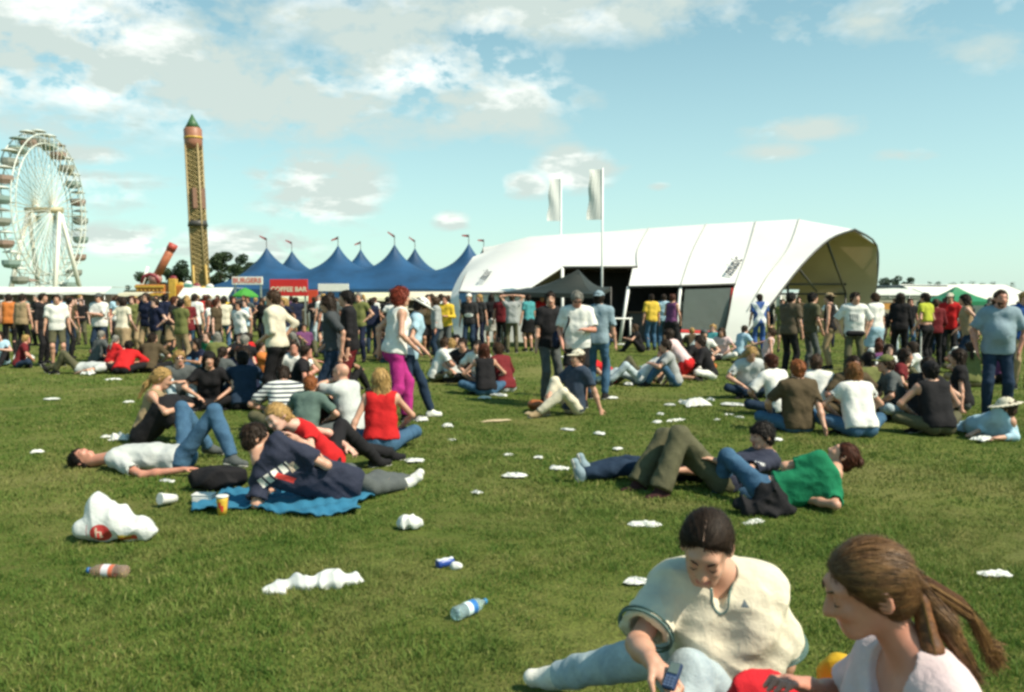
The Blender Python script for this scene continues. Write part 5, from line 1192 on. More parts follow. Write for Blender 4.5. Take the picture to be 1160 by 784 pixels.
# --- seated and standing people one can tell apart
striped = None
m, t, b = newmat('striped_jersey'); oc = objcoord(t); sp_ = N(t, 'ShaderNodeSeparateXYZ'); L(t, oc, sp_.inputs[0])
st = mathn(t, 'GREATER_THAN', mathn(t, 'SINE', mathn(t, 'MULTIPLY', sp_.outputs[2], 125.0)), .1); L(t, mixc(t, st, (.62, .63, .60), (.05, .06, .08)), b.inputs['Base Color']); b.inputs['Roughness'].default_value = .9; STRIPE = m
def tprint(px, py, Y, g, hw, hh, c, shp, nm): return print_mat(nm, [(W(px, py, Y)-g, V3((1, 0, 0)), V3((0, 0, 1)), hw, hh, c, shp)])
ppl = [
 # px, py, kind, yaw, look, label, pose options
 (432, 512, 'cross', 8, look('red', 'jeans', 'long', 'blond', fem=True, sleeve=0, hem=.02, bulk=.90), 'blonde woman in sleeveless red top sitting with her back turned', dict(hands=[(-.36, -.12, .06), (.2, .3, .2)], lean=4)),
 (402, 494, 'knees', 65, look('lgrey', 'black', 'bald', 'brown', sleeve=.75, glasses=1, skin='fair', bulk=.90), 'shaven headed man in grey T-shirt and sunglasses, hand at his mouth', dict(hands=[(.02, .30, .66), (.1, .44, .42)])),
 (322, 490, 'cross', 15, look('white', 'khaki', 'short', 'dark', sleeve=.8, topmat=STRIPE), 'person in black and white striped T-shirt bending forward', dict(lean=30, look=(0, -40))),
 (344, 500, 'cross', -12, look('gteal', 'dgrey', 'short', 'ginger', sleeve=.8, S=.86), 'boy in grey green T-shirt sitting in front of the striped T-shirt', None),
 (276, 464, 'cross', 18, look('djeans', 'black', 'short', 'black', sleeve=1.9, topname='denim_jacket', bulk=.92), 'dark haired person in blue denim jacket seated with back turned', dict(lean=22)),
 (289, 455, 'knees', 100, look('navy', 'djeans', 'short', 'dark'), 'young man in navy looking across beside the denim jacket', None),
 (238, 463, 'cross', -160, look('black', 'black', 'long', 'black', fem=True, sleeve=.7, hat='beanie', hatcol='black'), 'person in black top and black cap sitting facing the camera', None),
 (202, 462, 'knees', -150, look('dgrey', 'ljeans', 'short', 'blond', sleeve=.4, glasses=1), 'blond man in sunglasses hugging his pale jeans knee', None),
 (138, 424, 'cross', 5, look('red', 'black', 'short', 'black', sleeve=1.6, loose=1.4), 'person in red jumper doubled forward over the grass', dict(lean=48)),
 (168, 422, 'cross', 0, look('brown', 'black', 'short', 'dark', sleeve=.9), 'person in brown top sitting next to the red jumper', dict(lean=20)),
 (92, 423, 'lie', 90, look('lgrey', 'khaki', 'short', 'brown'), 'person in khaki trousers lying flat near the man in shorts', None),
 (315, 466, 'stand', 80, look('cream', 'black', 'short', 'brown', fem=True, sleeve=1.4, bulk=.95, topname='jumper', hem=-.02), 'woman in cream jumper standing with her arm bent', dict(hands=[(-.14, .18, 1.02), (.20, -.02, 1.05)], epole=[(-.4, -1, 0), (.6, -1, 0)])),
 (380, 474, 'walk', 95, look((.055, .06, .065), 'djeans', 'verylong', 'dark', fem=True, sleeve=.95, hem=.03, S=.98), 'long haired brunette in dark grey top and blue jeans walking', dict(look=(0, -15), lean=4)),
 (398, 468, 'stand', 100, look('black', 'maroon', 'short', 'black', sleeve=1.8), 'man in black jumper standing behind the long haired brunette', None),
 (447, 480, 'walk', -65, look('white', 'pink', 'bushy', 'dyed', fem=True, sleeve=0, bulk=.98, hem=-.02, legw=.02, S=1.03, skin='fair'), 'red haired woman in white vest and bright pink trousers walking', dict(feet=[(-.09, .18, .09), (.09, -.24, .12)])),
 (464, 474, 'walk', -80, look('lblue', 'djeans', 'short', 'dark', hat='sun', hatcol='white', shoe='white', fem=True, S=.97), 'person in wide white sun hat walking beyond the pink trousers', dict(look=(0, -30), lean=12)),
 (492, 432, 'cross', -75, look('white', 'khaki', 'short', 'brown', sleeve=.8), 'young man in white T-shirt seated and holding out his arm', dict(hands=[(-.1, .45, .42), (.16, .4, .3)])),
 (513, 433, 'cross', 10, look('lgrey', 'black', 'short', 'blond', sleeve=.8, bulk=.95), 'person in light grey T-shirt seated with rounded back', dict(lean=24)),
 (516, 424, 'cross', 190, look('dgrey', 'black', 'short', 'black'), 'dark haired person in charcoal facing the light grey T-shirt', None),
 (551, 448, 'cross', 12, look('black', 'jeans', 'long', 'auburn', fem=True, sleeve=0, hem=-.05), 'person in black waistcoat sitting with back turned on blue jeans', None),
 (574, 445, 'cross', 45, look('maroon', 'lgrey', 'short', 'brown', sleeve=1.2), 'man in maroon top sitting beside the black waistcoat', None),
 (546, 436, 'cross', 160, look('white', 'black', 'short', 'black', sleeve=.8), 'black haired man in white shirt in the middle of the seated circle', None),
 (527, 432, 'cross', 170, look('black', 'black', 'short', 'dark'), 'person in black behind the grey and white shirts of the circle', None),
 (653, 461, 'hold', 172, look('white', 'black', 'short', 'grey', blen=.75, botname='shorts', glasses=1, bulk=.95, sleeve=.85, flare=.03, loose=1.5, skin='red'), 'grey haired man standing in loose white T-shirt and black shorts', dict(look=(10, -25))),
 (622, 457, 'stand', -150, look('black', 'dgrey', 'short', 'dark', sleeve=.8, denim=1, bulk=.90, S=.99), 'man in black T-shirt standing just behind the white T-shirt', dict(look=(-30, 0))),
 (677, 452, 'stand', -20, look('bgrey', 'jeans', 'short', 'dark', sleeve=.9, hat='backcap', hatcol='bgrey'), 'person in blue cap and jeans half hidden by the flagpole', None),
 (650, 469, 'onearm', 125, look('djeans', 'cream', 'short', 'brown', sleeve=.8, hat='cap', hatcol='cream', shoe='tan'), 'man in cream cap and navy shirt lounging with pale trousers', dict(feet=[(-.02, .62, .08), (.12, .40, .08)], hands=[(-.30, -.24, .05), (.1, .34, .3)], lean=-8)),
 (697, 434, 'lie', -95, look('red', 'khaki', 'short', 'dark', sleeve=.6), 'person in red shirt lying back with dark knees raised', dict(lean=-60)),
 (765, 438, 'knees', 85, look('grey', 'jeans', 'short', 'dark', sleeve=.8), 'man in grey T-shirt and blue jeans sitting side on', None),
 (725, 436, 'back', 100, look('white', 'ljeans', 'short', 'brown'), 'person in white top and pale jeans leaning back on the grass', dict(lean=-50)),
 (778, 431, 'kneel', 60, look('lpink', 'red', 'long', 'dark', fem=True, botname='skirt', blen=.9), 'woman in red skirt kneeling beside the man in grey', None),
 (806, 430, 'cross', 75, look('black', 'white', 'short', 'dark', sleeve=1.9), 'person in black jumper seated in front of the clear window', None),
 (784, 424, 'cross', -150, look('black', 'orange', 'short', 'dark', sleeve=.8), 'dark haired person in black with orange cloth over the lap', None),
 (795, 412, 'cross', 180, look('white', 'black', 'short', 'dark', hat='beanie', hatcol='dgrey'), 'person in white with dark cap below the clear tent window', None),
 (820, 408, 'cross', 150, look('lpink', 'white', 'long', 'brown', fem=True), 'woman in pale pink top sitting by the white tent foot', None),
 (866, 412, 'onearm', 70, look('lpink', 'tan', 'short', 'brown', fem=True, sleeve=0), 'woman in sleeveless pink top leaning on one arm', None),
 (846, 449, 'cross', 178, look('lgrey', 'djeans', 'short', 'blond', sleeve=.85, bulk=.95), 'fair haired man in grey T-shirt cross legged facing the camera', dict(look=(0, -25))),
 (738, 397, 'stand', 15, look('yellow', 'jeans', 'short', 'dark', sleeve=.9, flare=.03), 'person in bright yellow football shirt standing at the tent', None),
 (760, 404, 'hold', -40, look('purple', 'black', 'short', 'auburn', fem=True, sleeve=0, botname='skirt', blen=1.7), 'woman in purple vest and long black skirt by the tent window', None),
 (751, 396, 'stand', -20, look('lblue', 'jeans', 'short', 'dark'), 'person in pale blue shirt between the yellow shirt and purple vest', None),
 (893, 428, 'stand', -55, look('brown', 'black', 'short', 'black', sleeve=.9, bulk=.90), 'man in dark brown T-shirt with an orange emblem standing', dict(hands=[(-.20, .14, .86), (.24, .10, .88)])),
 (916, 426, 'hold', -75, look('khaki', 'dgrey', 'short', 'black', sleeve=.85), 'man in plain khaki T-shirt standing in profile', None),
 (966, 432, 'hips', 170, look('white', 'khaki', 'short', 'dark', sleeve=.9, flare=.03, loose=1.4), 'young man in white T-shirt with a black belt bag, hands low', dict(look=(20, 0), hands=[(-.24, .02, .95), (.24, .02, .95)])),
 (991, 420, 'stand', 20, look('white', 'lblue', 'short', 'brown', fem=True, sleeve=.8, botname='skirt', blen=.9), 'woman in white top with pale blue jacket tied at the waist', None),
 (940, 418, 'stand', 60, look('black', 'tan', 'short', 'dark', hat='backcap', hatcol='tan', sleeve=.0), 'person in black waistcoat and straw cap among the standing men', None),
 (1048, 421, 'stand', 30, look('lime', 'black', 'short', 'dark', fem=True, sleeve=.5, hem=.16), 'woman in yellow green cropped top and black striped trousers', dict(hands=[(-.24, .12, .95), (.2, .2, 1.0)])),
 (1074, 414, 'stand', 150, look('red', 'black', 'short', 'dark', hat='cap', hatcol='cream', sleeve=.9), 'person in red football shirt and cream cap', None),
 (1096, 428, 'walk', 70, look('tan', 'djeans', 'long', 'dark', fem=True, sleeve=0, shoe='white'), 'woman in tan vest and dark jeans standing near the gazebo', dict(feet=[(-.1, .1, .09), (.1, -.12, .09)])),
 (1018, 418, 'stand', -20, look('black', 'black', 'verylong', 'dark', fem=True, sleeve=1.9), 'long haired figure in a long black coat', None),
 (1128, 474, 'hips', 160, look('bgrey', 'djeans', 'crop', 'brown', sleeve=.85, bulk=.96, belly=1.2, skin='red', beard=1, loose=1.3, flare=.03), 'stout man in blue grey T-shirt standing with his hands low', dict(look=(14, 0), hands=[(-.24, .06, .93), (.26, .06, .92)], lean=4)),
 (1156, 440, 'stand', 170, look('blue', 'tan', 'short', 'blond'), 'person in royal blue top beyond the stout man', None),
 (904, 490, 'cross', 12, look('brown', 'jeans', 'short', 'ginger', sleeve=.85, bulk=.95), 'ginger haired man in brown T-shirt leaning on one straight arm', dict(hands=[(-.2, .3, .2), (.20, -.26, .06)], lean=0)),
 (886, 472, 'cross', 30, look('white', 'djeans', 'short', 'auburn', sleeve=.9, flare=.03), 'auburn haired man in white T-shirt tucked behind the brown T-shirt', None),
 (923, 474, 'cross', -20, look('white', 'navy', 'short', 'brown', sleeve=.9), 'man in white T-shirt with his back turned and blue shorts', None),
 (975, 494, 'cross', 4, look('white', 'jeans', 'long', 'tanhair', fem=True, sleeve=.5, bulk=.98, hem=-.04), 'woman in white blouse and jeans seated with her back turned', None),
 (957, 472, 'cross', 185, look('brown', 'brown', 'short', 'dark', sleeve=.9, skin='red'), 'dark haired man in brown facing the camera over the white blouse', None),
 (992, 468, 'cross', 8, look('olive', 'dgrey', 'short', 'black', sleeve=.9), 'person in olive green shirt with black hair seen from behind', None),
 (1022, 474, 'cross', 80, look('dgrey', 'ljeans', 'short', 'brown', hat='cap', hatcol='olive', sleeve=.9), 'person in olive cap and charcoal T-shirt seated in profile', None),
 (1064, 492, 'cross', 5, look('black', 'khaki', 'short', 'black', sleeve=0, hat='beanie', hatcol='black', bulk=.92), 'man in black sleeveless vest and black cap, back turned', None),
 (1040, 480, 'knees', -60, look('black', 'black', 'short', 'dark'), 'person in black crouched against the man in the black vest', None),
 (1092, 466, 'side', 60, look('black', 'dgrey', 'long', 'dark', fem=True), 'person in black lying by the feet of the stout man', None),
 (1006, 456, 'cross', -120, look('maroon', 'black', 'long', 'dark', fem=True), 'woman in maroon seated between the olive shirt and olive cap', None),
 (860, 402, 'stand', 0, look('blue', 'blue', 'short', 'dark', sleeve=.8), 'person wrapped in a blue flag with a white diagonal cross', None),
 # by the tent
 (488, 398, 'stand', -140, look('red', 'black', 'short', 'brown', sleeve=.9), 'man in red T-shirt at the edge of the crowd by the tent', None),
 (500, 400, 'stand', 10, look('white', 'black', 'short', 'brown', sleeve=.9, flare=.03), 'man in white T-shirt and black trousers next to the red T-shirt', None),
 (532, 402, 'stand', 165, look('black', 'djeans', 'short', 'blond', sleeve=.9, hat='backcap', hatcol='white'), 'man in black T-shirt with a white oval print and white cap', None),
 (544, 398, 'stand', 150, look('black', 'navy', 'long', 'blond', fem=True), 'fair haired woman in black next to the oval print T-shirt', None),
 (557, 397, 'stand', 10, look('black', 'white', 'verylong', 'dark', fem=True, sleeve=1.9, botname='skirt', blen=.7), 'woman in black top and short white skirt near the tent wall', None),
 (580, 400, 'headhands', 5, look('grey', 'khaki', 'short', 'brown', sleeve=.5), 'man in grey T-shirt standing with both hands on his head', None),
 (568, 398, 'stand', -20, look('maroon', 'black', 'short', 'dark'), 'person in maroon top beside the man with hands on his head', None),
 (599, 398, 'stand', 30, look('teal', 'black', 'short', 'dark', fem=True, botname='skirt', blen=.8), 'woman in turquoise top and black skirt under the black canopy', None),
 (614, 392, 'stand', 180, look('red', 'djeans', 'short', 'dark'), 'person in red standing in the shade of the black canopy', None),
 # far left standing
 (66, 415, 'stand', -150, look('white', 'khaki', 'short', 'dark', blen=.85, botname='shorts', sleeve=.9, S=.98), 'man in white T-shirt and khaki shorts standing on the open grass', None),
 (49, 412, 'stand', -100, look('black', 'black', 'short', 'dark', sleeve=1.5), 'person all in black standing right behind the khaki shorts', None),
 (114, 409, 'crossed', 175, look('white', 'djeans', 'short', 'brown', sleeve=.9, bulk=.95, hat='cap', hatcol='dgrey'), 'man in white T-shirt and dark jeans with folded arms', None),
 (188, 402, 'stand', 0, look('navy', 'black', 'short', 'black', sleeve=1.9, bulk=.98), 'man in dark navy coat standing with his back turned', None),
 (221, 404, 'stand', -10, look('white', 'black', 'short', 'dark', sleeve=.8, bulk=.95), 'man in white shirt and black trousers seen from behind', None),
 (168, 400, 'stand', 160, look('lpink', 'djeans', 'short', 'brown', sleeve=.5), 'person in pale pink top and rolled jeans in the crowd', None),
 (26, 404, 'stand', -10, look('tan', 'black', 'short', 'dark', sleeve=0), 'bronzed man in tan vest and black trousers below the big wheel', None),
 (12, 402, 'stand', 30, look('orange', 'black', 'short', 'dark', sleeve=0), 'person in orange brown vest at the far end of the crowd', None),
]
HAIRS['tanhair'] = (.17, .075, .028)
for px, py, kd, yw, lk, lab, pk in ppl:
    g = G(px, py)
    if 'orange emblem' in lab: lk['topmat'] = tprint(896, 362, 17.3, g, .10, .10, (.5, .22, .03), 'oval', 'brown_emblem')
    if 'oval print' in lab: lk['topmat'] = tprint(531, 357, 24, g, .13, .055, (.7, .7, .68), 'oval', 'oval_print')
    if 'yellow football' in lab: lk['topmat'] = tprint(738, 366, 26, g, .09, .10, (.10, .06, .02), 'letters', 'yellow_print')
    if 'young man in white T-shirt with' in lab: lk['topmat'] = tprint(966, 360, 16.4, g, .08, .07, (.12, .14, .14), 'letters', 'white_print')
    if 'cream cap and navy' in lab: lk['topmat'] = tprint(638, 436, 12.2, g, .05, .05, (.6, .58, .5), 'oval', 'navy_disc')
    if 'blue flag' in lab:
        g2 = g; lk['topmat'] = print_mat('saltire', [(V3((0, 0, 1.15)), V3((.62, 0, 1)), V3((-1, 0, .62)), .7, .06, (.7, .7, .7), 'box'), (V3((0, 0, 1.15)), V3((-.62, 0, 1)), V3((1, 0, .62)), .7, .06, (.7, .7, .7), 'box')]); lk['botmat'] = lk['topmat']
    rr, AA = put(px, py, kd, yw, lk, lab, pk)
    if 'striped trousers' in lab:
        for s_ in (-1,): AA['mk']('side_stripe', cone(AA['hip'][0]+AA['prt']*-.085, AA['ank'][0]+AA['prt']*-.06, .016, .016), CLOTH, .012, C_['white'])
    if 'belt bag' in lab: AA['mk']('belt_bag', sun_(.02, cone(AA['pel']+AA['prt']*-.12+AA['fwd']*.13, AA['pel']+AA['prt']*.12+AA['fwd']*.13, .055, .055)), CLOTH, .012, C_['black'])
    if lab.startswith('grey haired man'):
        c_ = AA['ch']; p_ = AA['pel']; q_ = AA['rt']
        AA['mk']('shoulder_strap', union(cone(c_+q_*.14+AA['up']*.08, c_+q_*.10+AA['fwd']*.155+AA['up']*-.1, .016, .016), cone(c_+q_*.10+AA['fwd']*.155+AA['up']*-.1, p_+q_*.2+AA['up']*.1+AA['fwd']*.06, .016, .016)), CLOTH, .01, C_['black'])
        e = empty('shoulder_bag', rr.location+p_+q_*.30+V3((0, 0, .06)), 'navy shoulder bag at the hip of the grey haired man', 'bag'); o = link('bag_body', (lambda q: mesh_np('bag_body', q[0], q[1]))(mesher(fold(ell(V3((0, 0, 0)), [V3((1, 0, 0)), V3((0, 1, 0)), V3((0, 0, 1))], (.07, .13, .15)), .008, 30), .012)), CLOTH, e); o.color = (*C_['navy'], 1)

# ------------------------------------------------------------------ the crowd: a few figures built once, then copied with their clothes recoloured
PROTO = []
specs = [('stand', 0, False, 'short', 'T-shirt', 'trousers', {}), ('stand', 0, True, 'long', 'top', 'trousers', {}), ('hips', 0, False, 'short', 'T-shirt', 'trousers', {}), ('crossed', 0, False, 'short', 'shirt', 'trousers', {}),
  ('hold', 0, True, 'ponytail', 'vest', 'trousers', dict(sleeve=0)), ('walk', 0, False, 'short', 'T-shirt', 'trousers', {}), ('walk', 0, True, 'long', 'top', 'skirt', dict(botname='skirt', blen=.8)), ('hold', 0, False, 'short', 'jumper', 'trousers', dict(sleeve=1.9)),
  ('stand', 0, False, 'short', 'T-shirt', 'shorts', dict(blen=.85, botname='shorts')), ('stand', 0, False, 'bushy', 'jacket', 'trousers', dict(sleeve=1.9, bulk=.95)),
  ('cross', 0, False, 'short', 'T-shirt', 'trousers', {}), ('knees', 0, True, 'long', 'top', 'jeans', {}), ('onearm', 0, False, 'short', 'shirt', 'trousers', {}), ('cross', 0, True, 'ponytail', 'top', 'trousers', {})]
COLN = dict(white=8, black=15, red=2, navy=10, dgrey=5, grey=2, lblue=3, tan=3, brown=6, maroon=3, olive=2, yellow=1, teal=2, lpink=1, cream=2, orange=1, green=1, blue=2, purple=1)
CN = dict(white='white', black='black', red='red', navy='navy', grey='grey', lblue='pale blue', tan='tan', brown='brown', maroon='maroon', olive='olive', yellow='yellow', teal='turquoise', lpink='pale pink', cream='cream', orange='orange', green='green', blue='blue', purple='purple', khaki='khaki', djeans='dark denim', jeans='blue denim', ljeans='faded denim', dgrey='charcoal')
BOTN = ['black', 'black', 'djeans', 'djeans', 'jeans', 'khaki', 'dgrey', 'ljeans', 'tan', 'navy']
def landmark(px):
    for lim, nm in ((40, 'below the big wheel'), (85, 'before the white trailer roof'), (125, 'at the end of the white trailer roof'), (165, 'before the orange booth'), (208, 'beside the painted booth panels'), (240, 'under the drop tower'), (268, 'by the ivory awning'), (300, 'under the burgers sign'), (350, 'under the red sign'), (400, 'under the plain white sign'), (452, 'before the cream awning'), (520, 'before the blue tent end'), (700, 'beside the tent mouth'), (930, 'under the open tent end'), (985, 'behind the khaki T-shirt group'), (1050, 'before the panel fence'), (1110, 'beside the green gazebo'), (1300, 'before the white marquee')):
        if px < lim: return nm
used = set(); first = {}
rg = random.Random(77)
crowd = []
def spread(n, xa, xb, ya, yb, kinds):
    tries = 0; k = 0
    while k < n and tries < 6000:
        tries += 1; Y = ya+(yb-ya)*rg.random()**1.15; px = rg.uniform(xa, xb); x = (px-580)/F*Y
        mates = [c for c in crowd if c[2] is not None and xa < c[2] < xb and ya < c[1] < yb]
        if mates and rg.random() < .55:      # people gather in knots
            q = rg.choice(mates[-12:]); a_ = rg.uniform(0, 6.28); d_ = rg.uniform(.62, 1.0); x = q[0]+math.cos(a_)*d_; Y = q[1]+math.sin(a_)*d_; px = 580+x/Y*F
            if not (xa < px < xb): continue
        if all((x-c[0])**2+((Y-c[1])*.8)**2 > .36 for c in crowd): crowd.append((x, Y, px, rg.choice(kinds))); k += 1
for q in ppl: g = G(q[0], q[1]); crowd.append((g.x, g.y, None, None))
ST = list(range(10)); SI = [10, 11, 12, 13]
spread(104, -6, 512, 21.0, 43, ST); spread(22, -6, 470, 17.5, 24, SI); spread(10, 215, 420, 13.8, 17.5, SI); spread(8, 100, 300, 19.0, 22, ST)
spread(7, 855, 950, 24, 36, ST); spread(34, 975, 1165, 19, 34, ST); spread(8, 990, 1150, 15, 20, SI); spread(5, 610, 700, 25.0, 29.5, SI[:1]+[11]); spread(4, 700, 840, 22, 26, SI)
HC = ['dark', 'brown', 'black', 'dark', 'brown', 'blond', 'auburn', 'dark', 'grey']
parts_of = {}
for (x, Y, px, ki) in crowd:
    if px is None: continue
    kind, _, fem, hair, tname, bname, ex_ = specs[ki]
    lm = landmark(px)
    for _t in range(60):
        tc_ = rg.choice([k for k, v in COLN.items() for _ in range(v)]); bc = rg.choice(BOTN)
        if (lm, tc_, bname, bc, ki >= 10, tname) not in used: break
    used.add((lm, tc_, bname, bc, ki >= 10, tname))
    verb = {'stand': 'standing', 'hips': 'standing hands on hips', 'crossed': 'standing arms folded', 'hold': 'standing arm raised', 'walk': 'walking', 'cross': 'sitting', 'knees': 'sitting', 'onearm': 'lounging'}[kind]
    lab = '%s %s and %s %s, %s %s' % (CN[tc_], tname, CN[bc], bname, verb, lm)
    yaw = rg.choice([0, 10, -20, 180, 170, 150, 90, -90, 60, -60, 200, 30]) ; yaw += rg.uniform(-15, 15); sc_ = rg.uniform(.90, 1.02) if px < 900 else rg.uniform(.86, .97)
    if ki not in first:
        lk = look('white', 'black', hair, 'dark', fem=fem, **{**dict(bulk=.86), **ex_}); g = V3((0, 0, 0))
        rt_0, _a = person(g, pose(g, 0, kind, fem=fem), lk, lab, 'people in the crowd', 0, h=.020)
        first[ki] = rt_0; r_ = rt_0; chs = [c for c in COL.objects if c.parent == rt_0]; parts_of[ki] = chs; new = chs
    else:
        r_ = first[ki].copy(); COL.objects.link(r_); new = []
        for c in parts_of[ki]: d = c.copy(); COL.objects.link(d); d.parent = r_; new.append(d)
    r_['label'] = ' '.join(lab.split()[:16]); r_.location = (x, Y, 0); r_.rotation_euler = (0, 0, R(yaw)); wx_ = rg.uniform(.90, 1.10); r_.scale = (sc_*wx_, sc_*wx_, sc_)
    for c in new:
        n0 = c.name.split('.')[0]
        if n0 == 'body': c.color = (*rg.choice(list(SKINS.values())), 1)
        elif n0 == 't_shirt': c.color = (*C_[tc_], 1)
        elif n0 in ('trousers', 'skirt', 'shorts'): c.color = (*C_[bc], 1)
        elif n0 == 'hair': c.color = (*HAIRS[rg.choice(HC)], 1)
# ------------------------------------------------------------------ litter and things on the grass
PAPER = mat('litter_paper', (.62, .62, .59), .7, .06, 9, 40, .3); PLAST = mat('white_plastic', (.68, .69, .67), .35, .05, 8, 30, .2, trans=.12); CARD = mat('card', (.42, .33, .20), .8, .15)
def crumple(px, py, w, d, h_, lab, mt=PAPER, nm='crumpled_paper', rz=0.0, seed=0, n=12, group='litter scattered on the grass', pts=None):
    """a creased sheet or bag lying on the ground, w x d metres, humps up to h_"""
    g = G(px, py); e = empty(nm, g, lab, 'litter', group); r = random.Random(seed+int(px*7+py)); e.rotation_euler = (0, 0, rz)
    ph = [(r.uniform(.5, 1.6), r.uniform(.5, 1.6), r.uniform(0, 6)) for _ in range(4)]; rows = []
    for j in range(n+1):
        v = -1+2*j/n; row = []
        for i in range(n+1):
            u = -1+2*i/n; z = sum(abs(math.sin(u*3*a+v*3*b+c)) for a, b, c in ph)/4; ed = (1-max(abs(u), abs(v))**4)
            row.append((u*w/2*(1+.16*math.sin(v*3.1+ph[0][2]))+r.gauss(0, w*.03), v*d/2*(1+.2*math.sin(u*2.7+ph[1][2]))+r.gauss(0, d*.03), .012+h_*z*(.25+.75*ed)+r.gauss(0, h_*.05)))
        rows.append(row)
    MB().quad_grid(rows).build('sheet', mt, e, solid=.002); return e
def blob(g, prs, lab, cat, nm, mt, part, fld, freq=38, hh=.006, group=None, colr=None, seed=3, rz=0):
    e = empty(nm, g, lab, cat, group); I3 = [V3((1, 0, 0)), V3((0, 1, 0)), V3((0, 0, 1))]
    s_ = sun_(.035, *[ell(V3(p), I3, r_) for p, r_ in prs]); s_ = cut(fold(s_, fld, freq, seed), V3((0, 0, .004)), V3((0, 0, -1)))
    q = mesher(s_, hh); o = link(part, mesh_np(part, q[0], q[1]), mt, e)
    if colr: o.color = (*colr, 1)
    e.rotation_euler = (0, 0, rz); return e
# big printed carrier bag
g = G(130, 612)
def bagmat():
    m, t, b = newmat('printed_carrier_bag'); oc = objcoord(t); c = None
    base = (.70, .71, .69)
    def disc(c0, ctr, hw, hh, colr, prev):
        d = vmath(t, 'SUBTRACT', oc, ctr).outputs[0]; s_ = N(t, 'ShaderNodeSeparateXYZ'); L(t, d, s_.inputs[0])
        u = mathn(t, 'DIVIDE', s_.outputs[0], hw); v = mathn(t, 'DIVIDE', s_.outputs[2], hh)
        r = mathn(t, 'ADD', mathn(t, 'MULTIPLY', u, u), mathn(t, 'MULTIPLY', v, v)) if c0 == 'disc' else mathn(t, 'MAXIMUM', mathn(t, 'ABSOLUTE', u), mathn(t, 'ABSOLUTE', v))
        fr = mathn(t, 'LESS_THAN', s_.outputs[1], .02)
        return mixc(t, mathn(t, 'MULTIPLY', mathn(t, 'LESS_THAN', r, 1.0), fr), prev, colr)
    c = disc('disc', (-.045, 0, .075), .066, .060, (.55, .05, .05), mixc(t, 0.0, base, base))
    c = disc('box', (-.068, 0, .080), .006, .036, (.70, .55, .42), c); c = disc('box', (-.040, 0, .066), .006, .022, (.70, .50, .40), c); c = disc('box', (-.054, 0, .086), .012, .005, (.70, .50, .40), c)
    c = disc('box', (.115, 0, .040), .060, .020, (.66, .46, .06), c); c = disc('box', (.115, 0, .034), .050, .010, (.42, .10, .03), c); c = disc('disc', (.160, 0, .040), .020, .018, (.55, .06, .04), c)
    c = disc('box', (-.135, 0, .090), .005, .040, (.62, .42, .42), c)
    L(t, c, b.inputs['Base Color']); b.inputs['Roughness'].default_value = .35; bump(t, b, noise(t, oc, 22, 5, .65, .8), .6, .015)
    tr = N(t, 'ShaderNodeBsdfTranslucent'); L(t, c, tr.inputs[0]); mx = N(t, 'ShaderNodeMixShader'); mx.inputs[0].default_value = .15
    L(t, b.outputs[0], mx.inputs[1]); L(t, tr.outputs[0], mx.inputs[2]); L(t, mx.outputs[0], t.nodes['Material Output'].inputs[0]); return m
blob(g, [((-.10, 0, .19), (.105, .10, .13)), ((-.15, 0, .09), (.12, .12, .10)), ((.02, 0, .12), (.12, .11, .12)), ((.14, 0, .08), (.13, .10, .085)), ((.235, .0, .07), (.07, .05, .045)), ((-.07, 0, .12), (.13, .12, .14))], 'big white plastic carrier bag with a red round print', 'bag', 'carrier_bag', bagmat(), 'bag_film', .016, 34, .0055)
blob(G(355, 670), [((-.20, -.02, .03), (.07, .08, .035)), ((-.13, .04, .035), (.08, .05, .04)), ((-.03, .02, .04), (.10, .07, .045)), ((.09, .03, .05), (.10, .08, .055)), ((.18, .06, .04), (.08, .05, .04)), ((.26, .07, .02), (.05, .03, .02))], 'long bunched white plastic bag lying on open grass beyond the clear bottle', 'litter', 'plastic_bag', PLAST, 'film', .016, 55, .005, group=None, rz=R(8))
blob(G(463, 599), [((0, 0, .05), (.075, .06, .05)), ((.05, .01, .035), (.05, .05, .035)), ((-.05, 0, .03), (.04, .05, .03))], 'tight ball of crumpled white paper on open grass', 'litter', 'paper_ball', PAPER, 'paper', .012, 70, .005, group='litter scattered on the grass')
# bottles
def bottle(px, py, L_, r_, rz, lab, body, label, capc, tilt=0):
    g = G(px, py); e = empty('plastic_bottle', g+V3((0, 0, r_+.004)), lab, 'bottle', 'bottles on the grass'); e.rotation_euler = (0, R(-tilt), rz)
    m, t, b = newmat('bottle_pet'); b.inputs['Base Color'].default_value = (*body, 1); b.inputs['Roughness'].default_value = .08; b.inputs['Transmission Weight'].default_value = .75; b.inputs['IOR'].default_value = 1.2
    prof = [(-.5, .55), (-.485, .92), (-.44, 1), (-.25, 1), (-.24, .93), (-.22, 1), (-.02, 1), (.0, .93), (.02, 1), (.16, 1), (.26, .86), (.36, .50), (.41, .36), (.45, .34)]
    MB().tube([(x*L_, 0, 0) for x, _ in prof], [q*r_ for _, q in prof], 20).build('bottle_wall', m, e)
    MB().tube([(-.20*L_, 0, 0), (.10*L_, 0, 0)], r_*1.012, 20, cap=False).build('label_wrap', label, e)
    MB().tube([(.44*L_, 0, 0), (.50*L_, 0, 0)], r_*.42, 14).build('cap', mat('bottle_cap_'+str(int(capc[2]*100)), capc, .4), e); return e
def label2(nm, a, b_, w):
    m, t, b = newmat(nm); oc = objcoord(t); s_ = N(t, 'ShaderNodeSeparateXYZ'); L(t, oc, s_.inputs[0]); k = mathn(t, 'LESS_THAN', mathn(t, 'ABSOLUTE', mathn(t, 'ADD', s_.outputs[0], w)), .022)
    L(t, mixc(t, k, a, b_), b.inputs['Base Color']); b.inputs['Roughness'].default_value = .35; return m
